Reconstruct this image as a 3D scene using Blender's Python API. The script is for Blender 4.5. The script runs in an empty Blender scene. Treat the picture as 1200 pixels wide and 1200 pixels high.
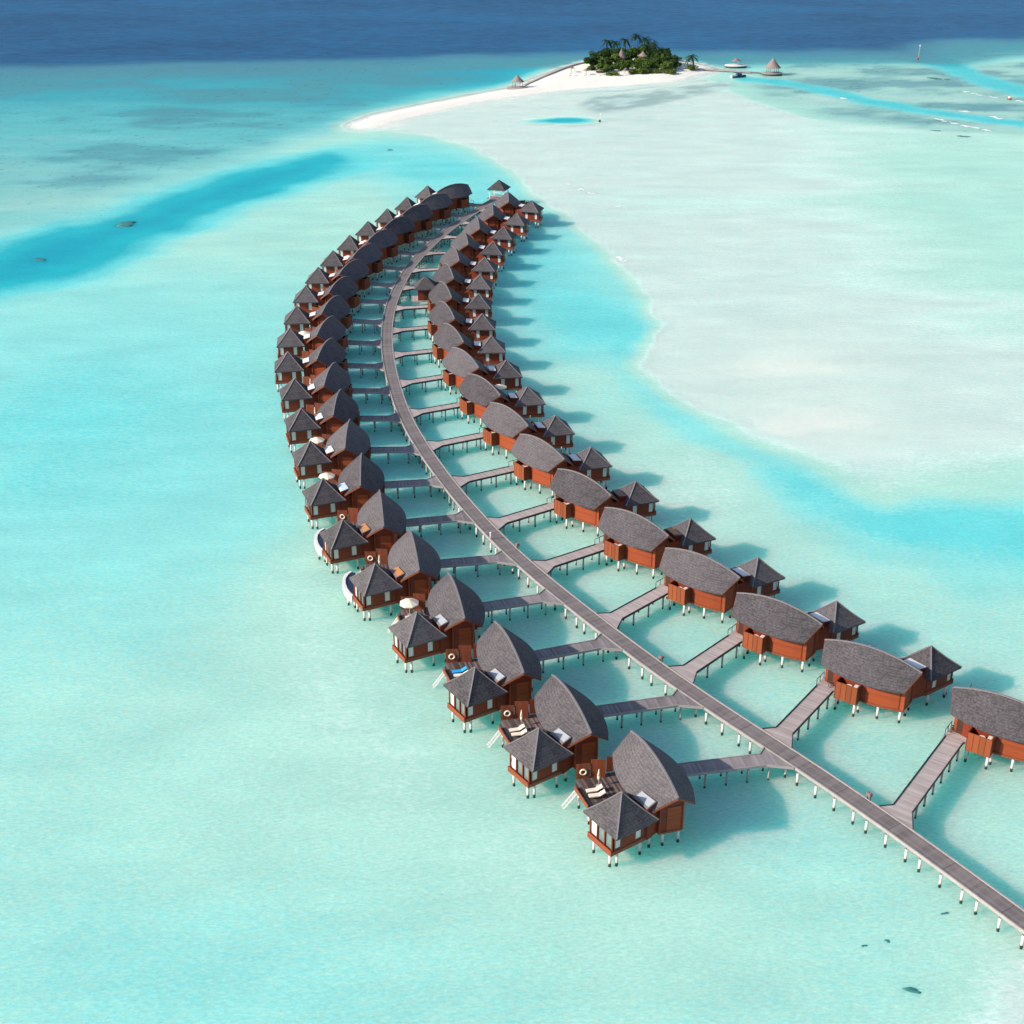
import bpy, math, random
import numpy as np
from mathutils import Vector, Matrix
rnd = random.Random(7)
R = math.radians
scene = bpy.context.scene
COL = scene.collection

# ------------------------------------------------------------------ materials
def new_mat(name):
    m = bpy.data.materials.new(name); m.use_nodes = True
    nt = m.node_tree; nt.nodes.clear()
    out = nt.nodes.new('ShaderNodeOutputMaterial')
    return m, nt, out
def N(nt, t, **kw):
    n = nt.nodes.new(t)
    for k, v in kw.items():
        if k.startswith('i_'):
            n.inputs[k[2:].replace('_', ' ')].default_value = v
        else: setattr(n, k, v)
    return n
def L(nt, a, b): nt.links.new(a, b)
def rgb(c): return (c[0], c[1], c[2], 1.0)
def mixc(nt, fac, a, b, mode='MIX'):
    n = nt.nodes.new('ShaderNodeMix'); n.data_type = 'RGBA'; n.blend_type = mode
    for sock, v in ((n.inputs[0], fac), (n.inputs[6], a), (n.inputs[7], b)):
        if hasattr(v, 'is_output'): nt.links.new(v, sock)
        elif isinstance(v, (int, float)): sock.default_value = v
        else: sock.default_value = rgb(v)
    return n.outputs[2]
def math_n(nt, op, a, b=None, clamp=False):
    n = nt.nodes.new('ShaderNodeMath'); n.operation = op; n.use_clamp = clamp
    for s, v in ((n.inputs[0], a), (n.inputs[1], b)):
        if v is None: continue
        if hasattr(v, 'is_output'): nt.links.new(v, s)
        else: s.default_value = v
    return n.outputs[0]
def maprange(nt, v, a, b, c, d):
    n = nt.nodes.new('ShaderNodeMapRange'); n.clamp = True
    nt.links.new(v, n.inputs[0])
    for i, x in enumerate((a, b, c, d)): n.inputs[i+1].default_value = x
    return n.outputs[0]
def noise(nt, vec, scale, detail=4, rough=.55):
    n = N(nt, 'ShaderNodeTexNoise'); n.inputs['Scale'].default_value = scale
    n.inputs['Detail'].default_value = detail; n.inputs['Roughness'].default_value = rough
    if vec is not None: nt.links.new(vec, n.inputs['Vector'])
    return n.outputs['Fac']
def objco(nt): return N(nt, 'ShaderNodeTexCoord').outputs['Object']
def bump(nt, h, strength, dist):
    b = N(nt, 'ShaderNodeBump'); b.inputs['Strength'].default_value = strength; b.inputs['Distance'].default_value = dist
    nt.links.new(h, b.inputs['Height']); return b.outputs[0]
def princ(nt, out, col, rough=.7, normal=None, spec=.4):
    p = N(nt, 'ShaderNodeBsdfPrincipled'); p.inputs['Roughness'].default_value = rough
    p.inputs['Specular IOR Level'].default_value = spec
    if hasattr(col, 'is_output'): nt.links.new(col, p.inputs['Base Color'])
    else: p.inputs['Base Color'].default_value = rgb(col)
    if normal is not None: nt.links.new(normal, p.inputs['Normal'])
    nt.links.new(p.outputs[0], out.inputs[0]); return p
def mat_plain(name, col, rough=.6, var=.25, scale=3., spec=.4):
    m, nt, out = new_mat(name); co = objco(nt)
    f = noise(nt, co, scale, 5)
    c = mixc(nt, f, [x*(1-var) for x in col], [min(1, x*(1+var)) for x in col])
    princ(nt, out, c, rough, bump(nt, f, .25, .02), spec); return m
def mat_shingle(name, dark, light, cell=4.2):
    m, nt, out = new_mat(name); co = objco(nt)
    mp = N(nt, 'ShaderNodeMapping'); mp.inputs['Scale'].default_value = (1.0, 1.0, 1.55); L(nt, co, mp.inputs[0])
    v = N(nt, 'ShaderNodeTexVoronoi'); v.inputs['Scale'].default_value = cell; v.inputs['Randomness'].default_value = 1.0
    L(nt, mp.outputs[0], v.inputs['Vector'])
    sep = N(nt, 'ShaderNodeSeparateColor'); L(nt, v.outputs['Color'], sep.inputs[0])
    big = noise(nt, co, .45, 5, .6)
    fine = noise(nt, co, 9., 3, .7)
    a = math_n(nt, 'ADD', math_n(nt, 'MULTIPLY', sep.outputs[0], .34), .08)
    b = math_n(nt, 'MULTIPLY', big, .55)
    c = math_n(nt, 'MULTIPLY', fine, .35)
    s = math_n(nt, 'SUBTRACT', math_n(nt, 'ADD', math_n(nt, 'ADD', a, b), c), .2, True)
    oi = N(nt, 'ShaderNodeObjectInfo')
    s2 = math_n(nt, 'ADD', s, math_n(nt, 'MULTIPLY', math_n(nt, 'SUBTRACT', oi.outputs['Random'], .5), .30), True)
    col = mixc(nt, s2, dark, light)
    # shingle courses: thin darker line under each course
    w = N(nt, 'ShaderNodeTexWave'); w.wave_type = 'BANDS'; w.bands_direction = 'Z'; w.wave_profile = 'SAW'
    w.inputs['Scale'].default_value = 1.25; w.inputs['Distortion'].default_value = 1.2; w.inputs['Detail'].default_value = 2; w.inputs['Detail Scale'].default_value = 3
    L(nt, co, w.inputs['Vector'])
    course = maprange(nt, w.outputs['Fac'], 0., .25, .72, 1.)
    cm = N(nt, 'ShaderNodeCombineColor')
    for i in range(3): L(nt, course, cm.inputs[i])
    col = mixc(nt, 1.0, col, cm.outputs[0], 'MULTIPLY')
    h = math_n(nt, 'ADD', sep.outputs[1], math_n(nt, 'MULTIPLY', w.outputs['Fac'], 1.2))
    princ(nt, out, col, .85, bump(nt, h, .75, .07), .25); return m
def mat_board(name, dark, light, axis='Z', width=.17, rough=.6, gap=.55, spec=.35, plank=.45):
    m, nt, out = new_mat(name); co = objco(nt)
    sp = N(nt, 'ShaderNodeSeparateXYZ'); L(nt, co, sp.inputs[0])
    q = math_n(nt, 'DIVIDE', sp.outputs['XYZ'.index(axis)], width)
    wn = N(nt, 'ShaderNodeTexWhiteNoise'); wn.noise_dimensions = '1D'; L(nt, math_n(nt, 'FLOOR', q), wn.inputs['W'])
    frac = math_n(nt, 'FRACT', q)
    mp = N(nt, 'ShaderNodeMapping'); L(nt, co, mp.inputs[0])
    mp.inputs['Scale'].default_value = {'Z': (.6, .6, 7), 'X': (7, .8, .8), 'Y': (.8, 7, .8)}[axis]
    g = noise(nt, mp.outputs[0], 1.3, 5, .65)
    big = noise(nt, co, .5, 3)
    s = math_n(nt, 'ADD', math_n(nt, 'ADD', math_n(nt, 'MULTIPLY', g, .45), math_n(nt, 'MULTIPLY', big, .5)), math_n(nt, 'MULTIPLY', math_n(nt, 'SUBTRACT', wn.outputs[0], .5), plank), True)
    oi = N(nt, 'ShaderNodeObjectInfo')
    s = math_n(nt, 'ADD', s, math_n(nt, 'MULTIPLY', math_n(nt, 'SUBTRACT', oi.outputs['Random'], .5), .35), True)
    col = mixc(nt, s, dark, light)
    gp = maprange(nt, frac, 0., .13, gap, 1.)
    cm = N(nt, 'ShaderNodeCombineColor')
    for i in range(3): L(nt, gp, cm.inputs[i])
    col = mixc(nt, 1.0, col, cm.outputs[0], 'MULTIPLY')
    h = math_n(nt, 'ADD', math_n(nt, 'MULTIPLY', gp, 1.), math_n(nt, 'MULTIPLY', g, .3))
    princ(nt, out, col, rough, bump(nt, h, .4, .02), spec); return m

M = {}
M['shingle'] = mat_shingle('weathered_shingle', (.015, .015, .020), (.165, .148, .158), 4.6)
M['under'] = mat_plain('soffit_wood', (.16, .06, .025), .7)
M['ridge'] = mat_plain('ridge_tiles', (.19, .175, .18), .8, .3, 4)
M['wall'] = mat_board('red_brown_shaded_boards', (.13, .019, .007), (.24, .033, .009), 'Z', .2)  # red-brown boards, darkened further so the colour carries the shade of unlit walls
M['panel'] = mat_board('orange_sunlit_boards', (.19, .034, .010), (.36, .066, .016), 'Z', .3, gap=.7)  # orange boards brightened for sunlit faces, sunlight put into the colour
M['boxwood'] = mat_board('enclosure_boards', (.17, .042, .015), (.32, .078, .024), 'Y', .75)
M['screenwood'] = mat_board('screen_boards', (.10, .028, .014), (.26, .06, .022), 'X', .45)
M['rim'] = mat_plain('rim_timber', (.21, .055, .022), .6, .35)
M['darkwood'] = mat_plain('dark_door_wood', (.05, .022, .014), .6, .3)
M['deck'] = mat_board('deck_boards', (.05, .038, .037), (.24, .19, .185), 'X', .26, plank=.75)
M['walk_light'] = mat_board('pale_planks', (.27, .225, .215), (.55, .475, .46), 'X', .3, .7, .6)  # paler of the two walkway plank tones
M['walk_dark'] = mat_board('grey_planks', (.13, .115, .118), (.35, .31, .315), 'X', .3, .7, .6)  # greyer, darker of the two walkway plank tones
M['kerb'] = mat_plain('pale_kerb_timber', (.34, .305, .29), .7, .3, 1.5)
M['darkkerb'] = mat_plain('dark_edge_rail', (.035, .03, .032), .6, .3)
M['beam'] = mat_plain('grey_beam', (.13, .115, .11), .8, .3)
M['white'] = mat_plain('white_paint', (.72, .71, .69), .5, .08)
M['cream'] = mat_plain('cream_canvas', (.74, .66, .54), .9, .08)
M['black'] = mat_plain('black_metal', (.02, .02, .022), .5, .2)
M['skyl_white'] = mat_plain('white_skylight_panel', (.74, .75, .78), .6, .06)
M['skyl_grey'] = mat_plain('grey_skylight_glass', (.42, .44, .46), .5, .1, 2, .5)
M['skyl_blue'] = mat_plain('pale_blue_skylight', (.42, .55, .72), .25, .1)
M['skyl_wood'] = mat_plain('orange_skylight_cover', (.48, .2, .06), .6, .2)
M['skyl_brown'] = mat_plain('brown_skylight_cover', (.2, .13, .11), .6, .2)
M['curtain'] = mat_plain('curtained_glass', (.58, .60, .58), .3, .15, 5, .6)
M['glass'] = mat_plain('window_glass', (.14, .19, .19), .08, .3, 2, .7)
M['bluefabric'] = mat_plain('bright_blue_fabric', (.01, .33, .75), .9, .1)
M['navy'] = mat_plain('navy_paint', (.02, .035, .07), .4, .2)
M['thatch'] = mat_shingle('grey_thatch', (.14, .10, .09), (.36, .27, .25), 2.5)
M['bark'] = mat_plain('bark', (.12, .09, .065), .9, .3)
M['stone'] = mat_plain('pale_stone', (.42, .36, .31), .9, .3, 1.5)
M['darkstone'] = mat_plain('dark_wet_stone', (.06, .055, .05), .7, .4, 1.5)
M['coral'] = mat_plain('dark_coral', (.05, .19, .19), .95, .45, 1.5, .1)
M['foam'] = mat_plain('white_foam', (.8, .82, .82), .9, .05)
M['rust'] = mat_plain('rusty_steel', (.22, .07, .03), .7, .4)
M['pink'] = mat_plain('pinkish_box', (.25, .14, .13), .6, .2)
def mat_leaf(name, c1, c2):
    m, nt, out = new_mat(name); co = objco(nt)
    g = N(nt, 'ShaderNodeNewGeometry')
    oi = N(nt, 'ShaderNodeObjectInfo')
    s = math_n(nt, 'ADD', math_n(nt, 'MULTIPLY', g.outputs['Random Per Island'], .75), math_n(nt, 'MULTIPLY', oi.outputs['Random'], .35), True)
    c = mixc(nt, s, c1, c2)
    d = N(nt, 'ShaderNodeBsdfDiffuse'); L(nt, c, d.inputs[0])
    t = N(nt, 'ShaderNodeBsdfTranslucent'); L(nt, c, t.inputs[0])
    mx = N(nt, 'ShaderNodeMixShader'); mx.inputs[0].default_value = .3
    L(nt, d.outputs[0], mx.inputs[1]); L(nt, t.outputs[0], mx.inputs[2]); L(nt, mx.outputs[0], out.inputs[0])
    return m
M['leaf'] = mat_leaf('green_leaves', (.026, .06, .018), (.12, .18, .042))
M['leaf_dark'] = mat_leaf('dark_leaves', (.016, .042, .018), (.062, .105, .034))
M['palm'] = mat_leaf('palm_leaves', (.012, .034, .018), (.045, .08, .03))
M['shrub'] = mat_leaf('shrub_leaves', (.05, .08, .018), (.15, .19, .045))
# post: white column whose foot below the tide line is dark growth
def mat_post():
    m, nt, out = new_mat('painted_post'); co = objco(nt)
    sp = N(nt, 'ShaderNodeSeparateXYZ'); L(nt, co, sp.inputs[0])
    f = noise(nt, co, 3, 4)
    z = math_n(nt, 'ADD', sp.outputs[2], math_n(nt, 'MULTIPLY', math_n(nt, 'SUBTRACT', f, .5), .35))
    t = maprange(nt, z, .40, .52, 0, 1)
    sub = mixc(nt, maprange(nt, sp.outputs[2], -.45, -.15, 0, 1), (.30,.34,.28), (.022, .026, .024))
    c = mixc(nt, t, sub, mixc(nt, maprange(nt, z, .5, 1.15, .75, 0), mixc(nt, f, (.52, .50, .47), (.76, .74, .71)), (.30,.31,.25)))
    princ(nt, out, c, .7); return m
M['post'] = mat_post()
def mat_post_dark():
    m, nt, out = new_mat('grey_post'); co = objco(nt)
    sp = N(nt, 'ShaderNodeSeparateXYZ'); L(nt, co, sp.inputs[0])
    f = noise(nt, co, 3, 4)
    t = maprange(nt, sp.outputs[2], .2, .4, 0, 1)
    sub = mixc(nt, maprange(nt, sp.outputs[2], -.45, -.15, 0, 1), (.30,.34,.28), (.022, .026, .024))
    c = mixc(nt, t, sub, mixc(nt, f, (.2, .19, .18), (.42, .40, .39)))
    princ(nt, out, c, .7); return m
M['post_grey'] = mat_post_dark()

# ------------------------------------------------------------------ mesh builder
MIR = False
class MB:
    def __init__(s): s.v = []; s.f = []; s.mi = []; s.sm = []; s.uv = {}
    def add(s, vs, fs, mi=0, smooth=False):
        b = len(s.v); s.v += [tuple(p) for p in vs]
        for f in fs: s.f.append(tuple(b+i for i in f)); s.mi.append(mi); s.sm.append(smooth)
        return s
    def box(s, x0, x1, y0, y1, z0, z1, mi=0):
        return s.add([(x0,y0,z0),(x1,y0,z0),(x1,y1,z0),(x0,y1,z0),(x0,y0,z1),(x1,y0,z1),(x1,y1,z1),(x0,y1,z1)],
                     [(3,2,1,0),(4,5,6,7),(0,1,5,4),(1,2,6,5),(2,3,7,6),(3,0,4,7)], mi)
    def bar(s, a, b, w, h, mi=0, up=(0,0,1)):
        a = Vector(a); b = Vector(b); d = (b-a).normalized(); u = Vector(up)
        side = d.cross(u)
        if side.length < 1e-4: side = d.cross(Vector((1,0,0)))
        side.normalize(); u2 = side.cross(d).normalized()
        P = []
        for c in (a, b):
            for sx, sz in ((-1,-1),(1,-1),(1,1),(-1,1)): P.append(c+side*sx*w/2+u2*sz*h/2)
        return s.add(P, [(0,1,2,3),(7,6,5,4),(1,0,4,5),(2,1,5,6),(3,2,6,7),(0,3,7,4)], mi)
    def prism(s, poly, z0, z1, mi=0):
        n = len(poly); ar = sum(poly[i][0]*poly[(i+1)%n][1]-poly[(i+1)%n][0]*poly[i][1] for i in range(n))
        if ar < 0: poly = poly[::-1]
        vs = [(x,y,z0) for x,y in poly]+[(x,y,z1) for x,y in poly]
        fs = [tuple(range(n-1,-1,-1)), tuple(range(n,2*n))]+[(i,(i+1)%n,n+(i+1)%n,n+i) for i in range(n)]
        return s.add(vs, fs, mi)
    def tube(s, a, b, r0, r1=None, n=8, mi=0):
        r1 = r0 if r1 is None else r1
        a = Vector(a); b = Vector(b); d = (b-a).normalized()
        u = d.cross(Vector((0,0,1)))
        if u.length < 1e-4: u = Vector((1,0,0))
        u.normalize(); w = d.cross(u)
        vs = []
        for c, r in ((a,r0),(b,r1)):
            for i in range(n):
                t = 2*math.pi*i/n; vs.append(c+(u*math.cos(t)+w*math.sin(t))*r)
        fs = [(i,(i+1)%n,n+(i+1)%n,n+i) for i in range(n)]
        b0 = len(s.v); s.add(vs, fs, mi, True)
        s.f += [tuple(b0+i for i in range(n-1,-1,-1)), tuple(b0+n+i for i in range(n))]; s.mi += [mi,mi]; s.sm += [False,False]
        return s
    def build(s, name, mats, parent=None):
        me = bpy.data.meshes.new(name)
        v = s.v; f = s.f
        if MIR: v = [(-x,y,z) for x,y,z in v]; f = [q[::-1] for q in f]
        me.from_pydata(v, [], f)
        if not isinstance(mats, (list, tuple)): mats = [mats]
        for m in mats: me.materials.append(M[m] if isinstance(m, str) else m)
        me.polygons.foreach_set('material_index', s.mi); me.polygons.foreach_set('use_smooth', s.sm)
        me.update()
        o = bpy.data.objects.new(name, me); COL.objects.link(o)
        if parent is not None: o.parent = parent
        return o
def tag(o, label=None, cat=None, group=None, kind=None):
    if label: o['label'] = label
    if cat: o['category'] = cat
    if group: o['group'] = group
    if kind: o['kind'] = kind
    return o
def empty(name, loc=(0,0,0), rz=0):
    o = bpy.data.objects.new(name, None); o.empty_display_size = .5; COL.objects.link(o)
    o.location = loc; o.rotation_euler = (0,0,rz); return o
def copy_tree(o, parent=None):
    c = o.copy(); COL.objects.link(c)
    for k in list(c.keys()):
        if k in ('label',) and parent is None: del c[k]
    if parent is not None: c.parent = parent
    for ch in list(o.children): copy_tree(ch, c)
    return c

# ------------------------------------------------------------------ depth chart of the lagoon (metres, world XY)
def fbm(x, y, scale, octs=4, seed=0, gain=.5):
    tot = np.zeros_like(x, dtype=float); amp = 1.; nrm = 0.
    for o in range(octs):
        xs = x/scale; ys = y/scale
        xi = np.floor(xs).astype(np.int64); yi = np.floor(ys).astype(np.int64); fx = xs-xi; fy = ys-yi
        fx = fx*fx*(3-2*fx); fy = fy*fy*(3-2*fy)
        def h(a, b):
            k = (a*374761393+b*668265263+(seed+o)*2147483647) & 0xffffffff
            k = ((k ^ (k >> 13))*1274126177) & 0xffffffff
            return ((k ^ (k >> 16)) & 0xffff)/65535.
        v = (h(xi,yi)*(1-fx)+h(xi+1,yi)*fx)*(1-fy)+(h(xi,yi+1)*(1-fx)+h(xi+1,yi+1)*fx)*fy
        tot += amp*v; nrm += amp; amp *= gain; scale *= .5
    return tot/nrm
def sdist(x, y, poly):
    """signed distance, positive inside"""
    d = np.full(x.shape, 1e9); ins = np.zeros(x.shape, bool); n = len(poly)
    for i in range(n):
        ax, ay = poly[i]; bx, by = poly[(i+1)%n]
        ex, ey = bx-ax, by-ay
        t = np.clip(((x-ax)*ex+(y-ay)*ey)/max(ex*ex+ey*ey,1e-9), 0, 1)
        d = np.minimum(d, np.hypot(x-ax-t*ex, y-ay-t*ey))
        c = ((ay > y) != (by > y))
        if ey != 0: ins ^= c & (x < ex*(y-ay)/ey+ax)
    return np.where(ins, d, -d)
def ldist(x, y, line):
    d = np.full(x.shape, 1e9)
    for (ax,ay),(bx,by) in zip(line[:-1], line[1:]):
        ex, ey = bx-ax, by-ay
        t = np.clip(((x-ax)*ex+(y-ay)*ey)/(ex*ex+ey*ey), 0, 1)
        d = np.minimum(d, np.hypot(x-ax-t*ex, y-ay-t*ey))
    return d
def sm(v, a, b):
    t = np.clip((v-a)/(b-a), 0, 1); return t*t*(3-2*t)
CHAN = [(-160,350),(-147,386),(-130,413),(-117,445),(-101,481),(-85,507),(-66,520),(-56,504),(-60,481),(-74,457),(-90,422),(-103,387),(-113,359),(-122,345),(-133,333),(-150,318),(-260,230),(-420,250),(-300,330)]
BAY = [(-64,532),(-52,542),(-36,540),(-19,516),(-3,480),(7,441),(16,411),(24,375),(32,338),(33,311),(28,294),(17,291),(8,293),(0,314),(-7,350),(-15,403),(-34,453),(-54,490)]
REEFL = [(-600,640),(-321,708),(-258,717),(-132,734),(0,747),(10,722),(0,695),(-32,664),(-60,630),(-72,580),(-78,552),(-97,520),(-121,472),(-139,434),(-153,410),(-185,375),(-420,360)]
SPIT = [(-66,577),(-58,599),(-31,634),(0,671),(11,700),(26,734),(41,762),(65,772),(87,769),(97,750),(102,734),(97,717),(79,691),(57,678),(32,668),(16,658),(-15,632),(-43,593),(-56,570),(-62,566)]
SHOAL = [(-61,568),(-34,550),(-18,529),(-3,487),(6,447),(16,415),(25,375),(32,338),(33,311),(29,295),(26,284),(30,271),(35,259),(43,245),(50,237),(54,225),(57,215),(64,209),(74,213),(119,215),(330,320),(266,541),(173,564),(126,591),(108,637),(97,700),(56,668),(0,648),(-36,595)]
GRASS = [(31,630),(39,646),(56,656),(82,676),(104,691),(106,676),(91,653),(74,639),(54,612),(37,606)]
REEFR = [(138,753),(183,762),(220,766),(355,740),(420,600),(295,533),(188,559),(158,574),(130,593),(113,646),(127,691)]
TURQ = [(52,226),(62,214),(71,212),(120,216),(300,250),(260,205),(107,187),(75,194),(64,202),(54,213)]
PALE = [(-41,264),(-38,225),(-40,199),(-34,167),(-22,146),(-4,124),(-2,139),(-18,167),(-26,193),(-33,225)]
CORNER = [(43,95),(50,104),(59,109),(90,100),(90,60),(40,60)]
OCEAN = [(-9000,380),(-1500,560),(-421,700),(-342,711),(-262,728),(-178,740),(-91,756),(-18,772),(18,776),(56,784),(106,778),(140,784),(187,788),(227,797),(258,830),(352,856),(900,900),(9000,800),(9000,9000),(-9000,9000)]
C1 = [(118,697),(127,691),(145,665),(158,634),(177,608),(211,575),(237,553),(300,520)]
C2 = [(223,793),(227,740),(231,697),(239,658),(255,597),(280,540)]
def chart(x, y):
    """returns depth (m, negative above water), reef cover 0..1, sea grass 0..1"""
    wx = x+(fbm(x,y,14,3,11)-.5)*9; wy = y+(fbm(x,y,14,3,12)-.5)*9
    sx = x+(fbm(x,y,60,2,21)-.5)*30; sy = y+(fbm(x,y,60,2,22)-.5)*30
    n1 = fbm(x,y,35,4,1); n2 = fbm(x,y,9,4,2)
    d = 1.45+(n1-.5)*.5+(n2-.5)*.2
    def gau(cx, cy, rx, ry): return np.exp(-((x-cx)/rx)**2-((y-cy)/ry)**2)
    d += 1.1*gau(-85,262,65,80)-.25*gau(-30,140,30,35)-.35*gau(10,118,28,18)+.25*gau(30,125,14,12)
    d += .35*gau(-20,105,40,14)
    d = d*(1-.32*sm(sdist(sx,sy,PALE),-12,10))
    near_r = gau(30,225,26,26); d -= .5*near_r
    d = np.maximum(d, .35)
    reef = np.zeros_like(d); grass = np.zeros_like(d)
    # light turquoise bay north of the villas
    w = sm(sdist(wx,wy,BAY),-16,14); d = d*(1-w)+(2.6+(n1-.5)*.8)*w
    # fore-reef on the open side
    w = sm(sdist(sx,sy,REEFL),-26,22)
    r1 = fbm(x*.55,y,26,5,5,.6)
    d = d*(1-w)+(2.6+(r1-.5)*1.6+3.0*sm(y,500,745)-.9*gau(-150,430,40,60)+.5*gau(-10,700,60,60))*w
    reef = np.maximum(reef, w*(.6+.4*sm(r1,.42,.62))*(1-.75*sm(x,-60,10))*(1-.55*np.exp(-((x+150)/45)**2-((y-415)/40)**2)))
    # deep blue channel
    w = sm(sdist(wx,wy,CHAN),-13,19); d = d*(1-w)+(6.0+(n1-.5)*1.6)*w; reef *= 1-w
    # shoal of the sandbank
    e = sdist(x+(n2-.5)*4,y+(fbm(x,y,9,4,31)-.5)*4,SHOAL)
    w = sm(e,-3.2,4.5+10*sm(y,290,200))
    d = d+1.0*np.exp(-((e+4.5)/4.5)**2)*sm(y,330,290)*sm(x,18,34)
    v = fbm(x*.35,y,22,4,7,.6)
    dsh = .50+(v-.5)*.6+.55*gau(150,400,60,140)+.35*sm(x,90,180)*sm(y,260,420)-.26*gau(62,268,26,34)+.16*gau(45,430,40,90)
    dsh = dsh+.9*gau(115,225,45,14)
    d = d*(1-w)+np.maximum(dsh,.08)*w; reef *= 1-w
    w = sm(sdist(wx,wy,TURQ),-16,10)*(1-.6*sm(e,0,6)); d = d*(1-w)+(2.9+(n1-.5))*w
    # sea grass on the flat in front of the island
    g = sm(sdist(wx,wy,GRASS),-3,3); grass = g*(.35+.65*sm(fbm(x,y,7,3,9),.36,.52)); d = d*(1-g)+.75*g
    # reef flat on the far side, cut by two channels
    w = sm(sdist(sx,sy,REEFR),-16,14)
    r2 = fbm(x*.5,y,20,5,15,.62)
    d = d*(1-w)+(1.25+(r2-.5)*1.3)*w
    reef = np.maximum(reef*(1-w), w*(.35+.65*sm(r2,.42,.62)))
    for line, hw in ((C1,6.5),(C2,9.)):
        c = 1-sm(ldist(wx,wy,line),hw*.55,hw*1.5); d = d*(1-c)+3.6*c; reef *= 1-c
    # ocean drop-off
    w = sm(sdist(sx,sy,OCEAN),-75,75)**1.6; reef = np.maximum(reef, sm(w,.0,.06)*(y > 300)); d = d*(1-w)+(26+18*(fbm(x,y,160,3,41)-.5))*w; reef *= 1-sm(w,.25,.7)
    # pool in the flat
    h = 1-sm(np.hypot((sx*.5+wx*.5-21)/10.5,(wy-584)/8),.35,1.35); d = d*(1-h)+5.0*h
    # dry sand
    s = sdist(x+(n2-.5)*3,y+(n2-.5)*3,SPIT)
    w = sm(s,-14,1.5); d = d*(1-w)+.12*w
    up = sm(s,0,11); d = np.where(s > 0, .06-up*(.75+.25*n2), d); reef = np.where(s > -4, 0, reef); grass *= 1-sm(s,-4,2)
    w = sm(sdist(wx,wy,CORNER),-9,10); d = d*(1-w)+.22*w
    return d, reef, grass

def graded_axis():
    ys = [-260.]
    while ys[-1] < 9000:
        y = ys[-1]
        ys.append(y+(12 if y < 60 else max(1.25, abs(y)*.0062) if y < 1200 else y*.03))
    return np.array(ys)
YS = graded_axis(); NX = 341
SX = np.linspace(-1,1,NX)
def grid_object(name, zfun, mat):
    W = 150+.56*np.abs(YS)+np.where(YS > 1000, (YS-1000)*.6, 0)
    X = SX[None,:]*W[:,None]; Y = np.repeat(YS[:,None], NX, 1)
    d, reef, grass = chart(X, Y)
    Z = zfun(X, Y, d)
    ny = len(YS)
    co = np.stack([X,Y,Z],-1).reshape(-1,3).astype(np.float32)
    i = (np.arange(ny-1)[:,None]*NX+np.arange(NX-1)[None,:]).ravel()
    F = np.stack([i,i+1,i+NX+1,i+NX],-1).astype(np.int32)
    me = bpy.data.meshes.new(name)
    me.vertices.add(len(co)); me.vertices.foreach_set('co', co.ravel())
    me.loops.add(F.size); me.loops.foreach_set('vertex_index', F.ravel())
    me.polygons.add(len(F)); me.polygons.foreach_set('loop_start', np.arange(0,F.size,4,dtype=np.int32))
    me.polygons.foreach_set('use_smooth', np.ones(len(F),bool))
    me.update(calc_edges=True)
    for nm, a in (('depth',d),('reef',reef),('grass',grass)):
        at = me.attributes.new(nm,'FLOAT','POINT'); at.data.foreach_set('value', a.reshape(-1).astype(np.float32))
    me.materials.append(mat)
    o = bpy.data.objects.new(name, me); COL.objects.link(o); o['kind'] = 'structure'
    return o
def mixf(nt, dep, lo, hi):
    t = maprange(nt, dep, 1.3, 2.6, 0, 1)
    return math_n(nt,'ADD', math_n(nt,'MULTIPLY', lo, math_n(nt,'SUBTRACT', 1., t)), math_n(nt,'MULTIPLY', hi, t))
def attr(nt, nm):
    n = N(nt, 'ShaderNodeAttribute'); n.attribute_name = nm; return n.outputs['Fac']
# sea bed: coral sand, reef rubble, sea grass
m, nt, out = new_mat('coral_sand_bed'); co = objco(nt)
big = noise(nt, co, .06, 5, .6); fin = noise(nt, co, .9, 5, .65)
sand = mixc(nt, big, (.75,.725,.65), (.86,.835,.765))
mp = N(nt,'ShaderNodeMapping'); mp.inputs['Rotation'].default_value=(0,0,R(25)); mp.inputs['Scale'].default_value=(.5,1.5,1); L(nt,co,mp.inputs[0])
rip = noise(nt, mp.outputs[0], 1.1, 4, .6)
sand = mixc(nt, maprange(nt, rip, .35, .68, .0, .22), sand, (.50,.49,.42))
speck = maprange(nt, noise(nt, co, .28, 3, .5), .70, .80, 0, .35)
sand = mixc(nt, speck, sand, (.30,.33,.27))
rf = attr(nt,'reef'); pat = maprange(nt, noise(nt, co, .10, 6, .7), .40, .62, .25, 1.)
reefc = mixc(nt, noise(nt, co, .5, 4, .7), (.12,.14,.11), (.42,.38,.29))
sand = mixc(nt, math_n(nt,'MULTIPLY', rf, pat), sand, reefc)
sand = mixc(nt, math_n(nt,'MULTIPLY', attr(nt,'grass'), .75), sand, (.22,.24,.20))
princ(nt, out, sand, .95, bump(nt, math_n(nt,'ADD',rip,fin), .35, .12), .1)
MAT_BED = m
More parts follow.
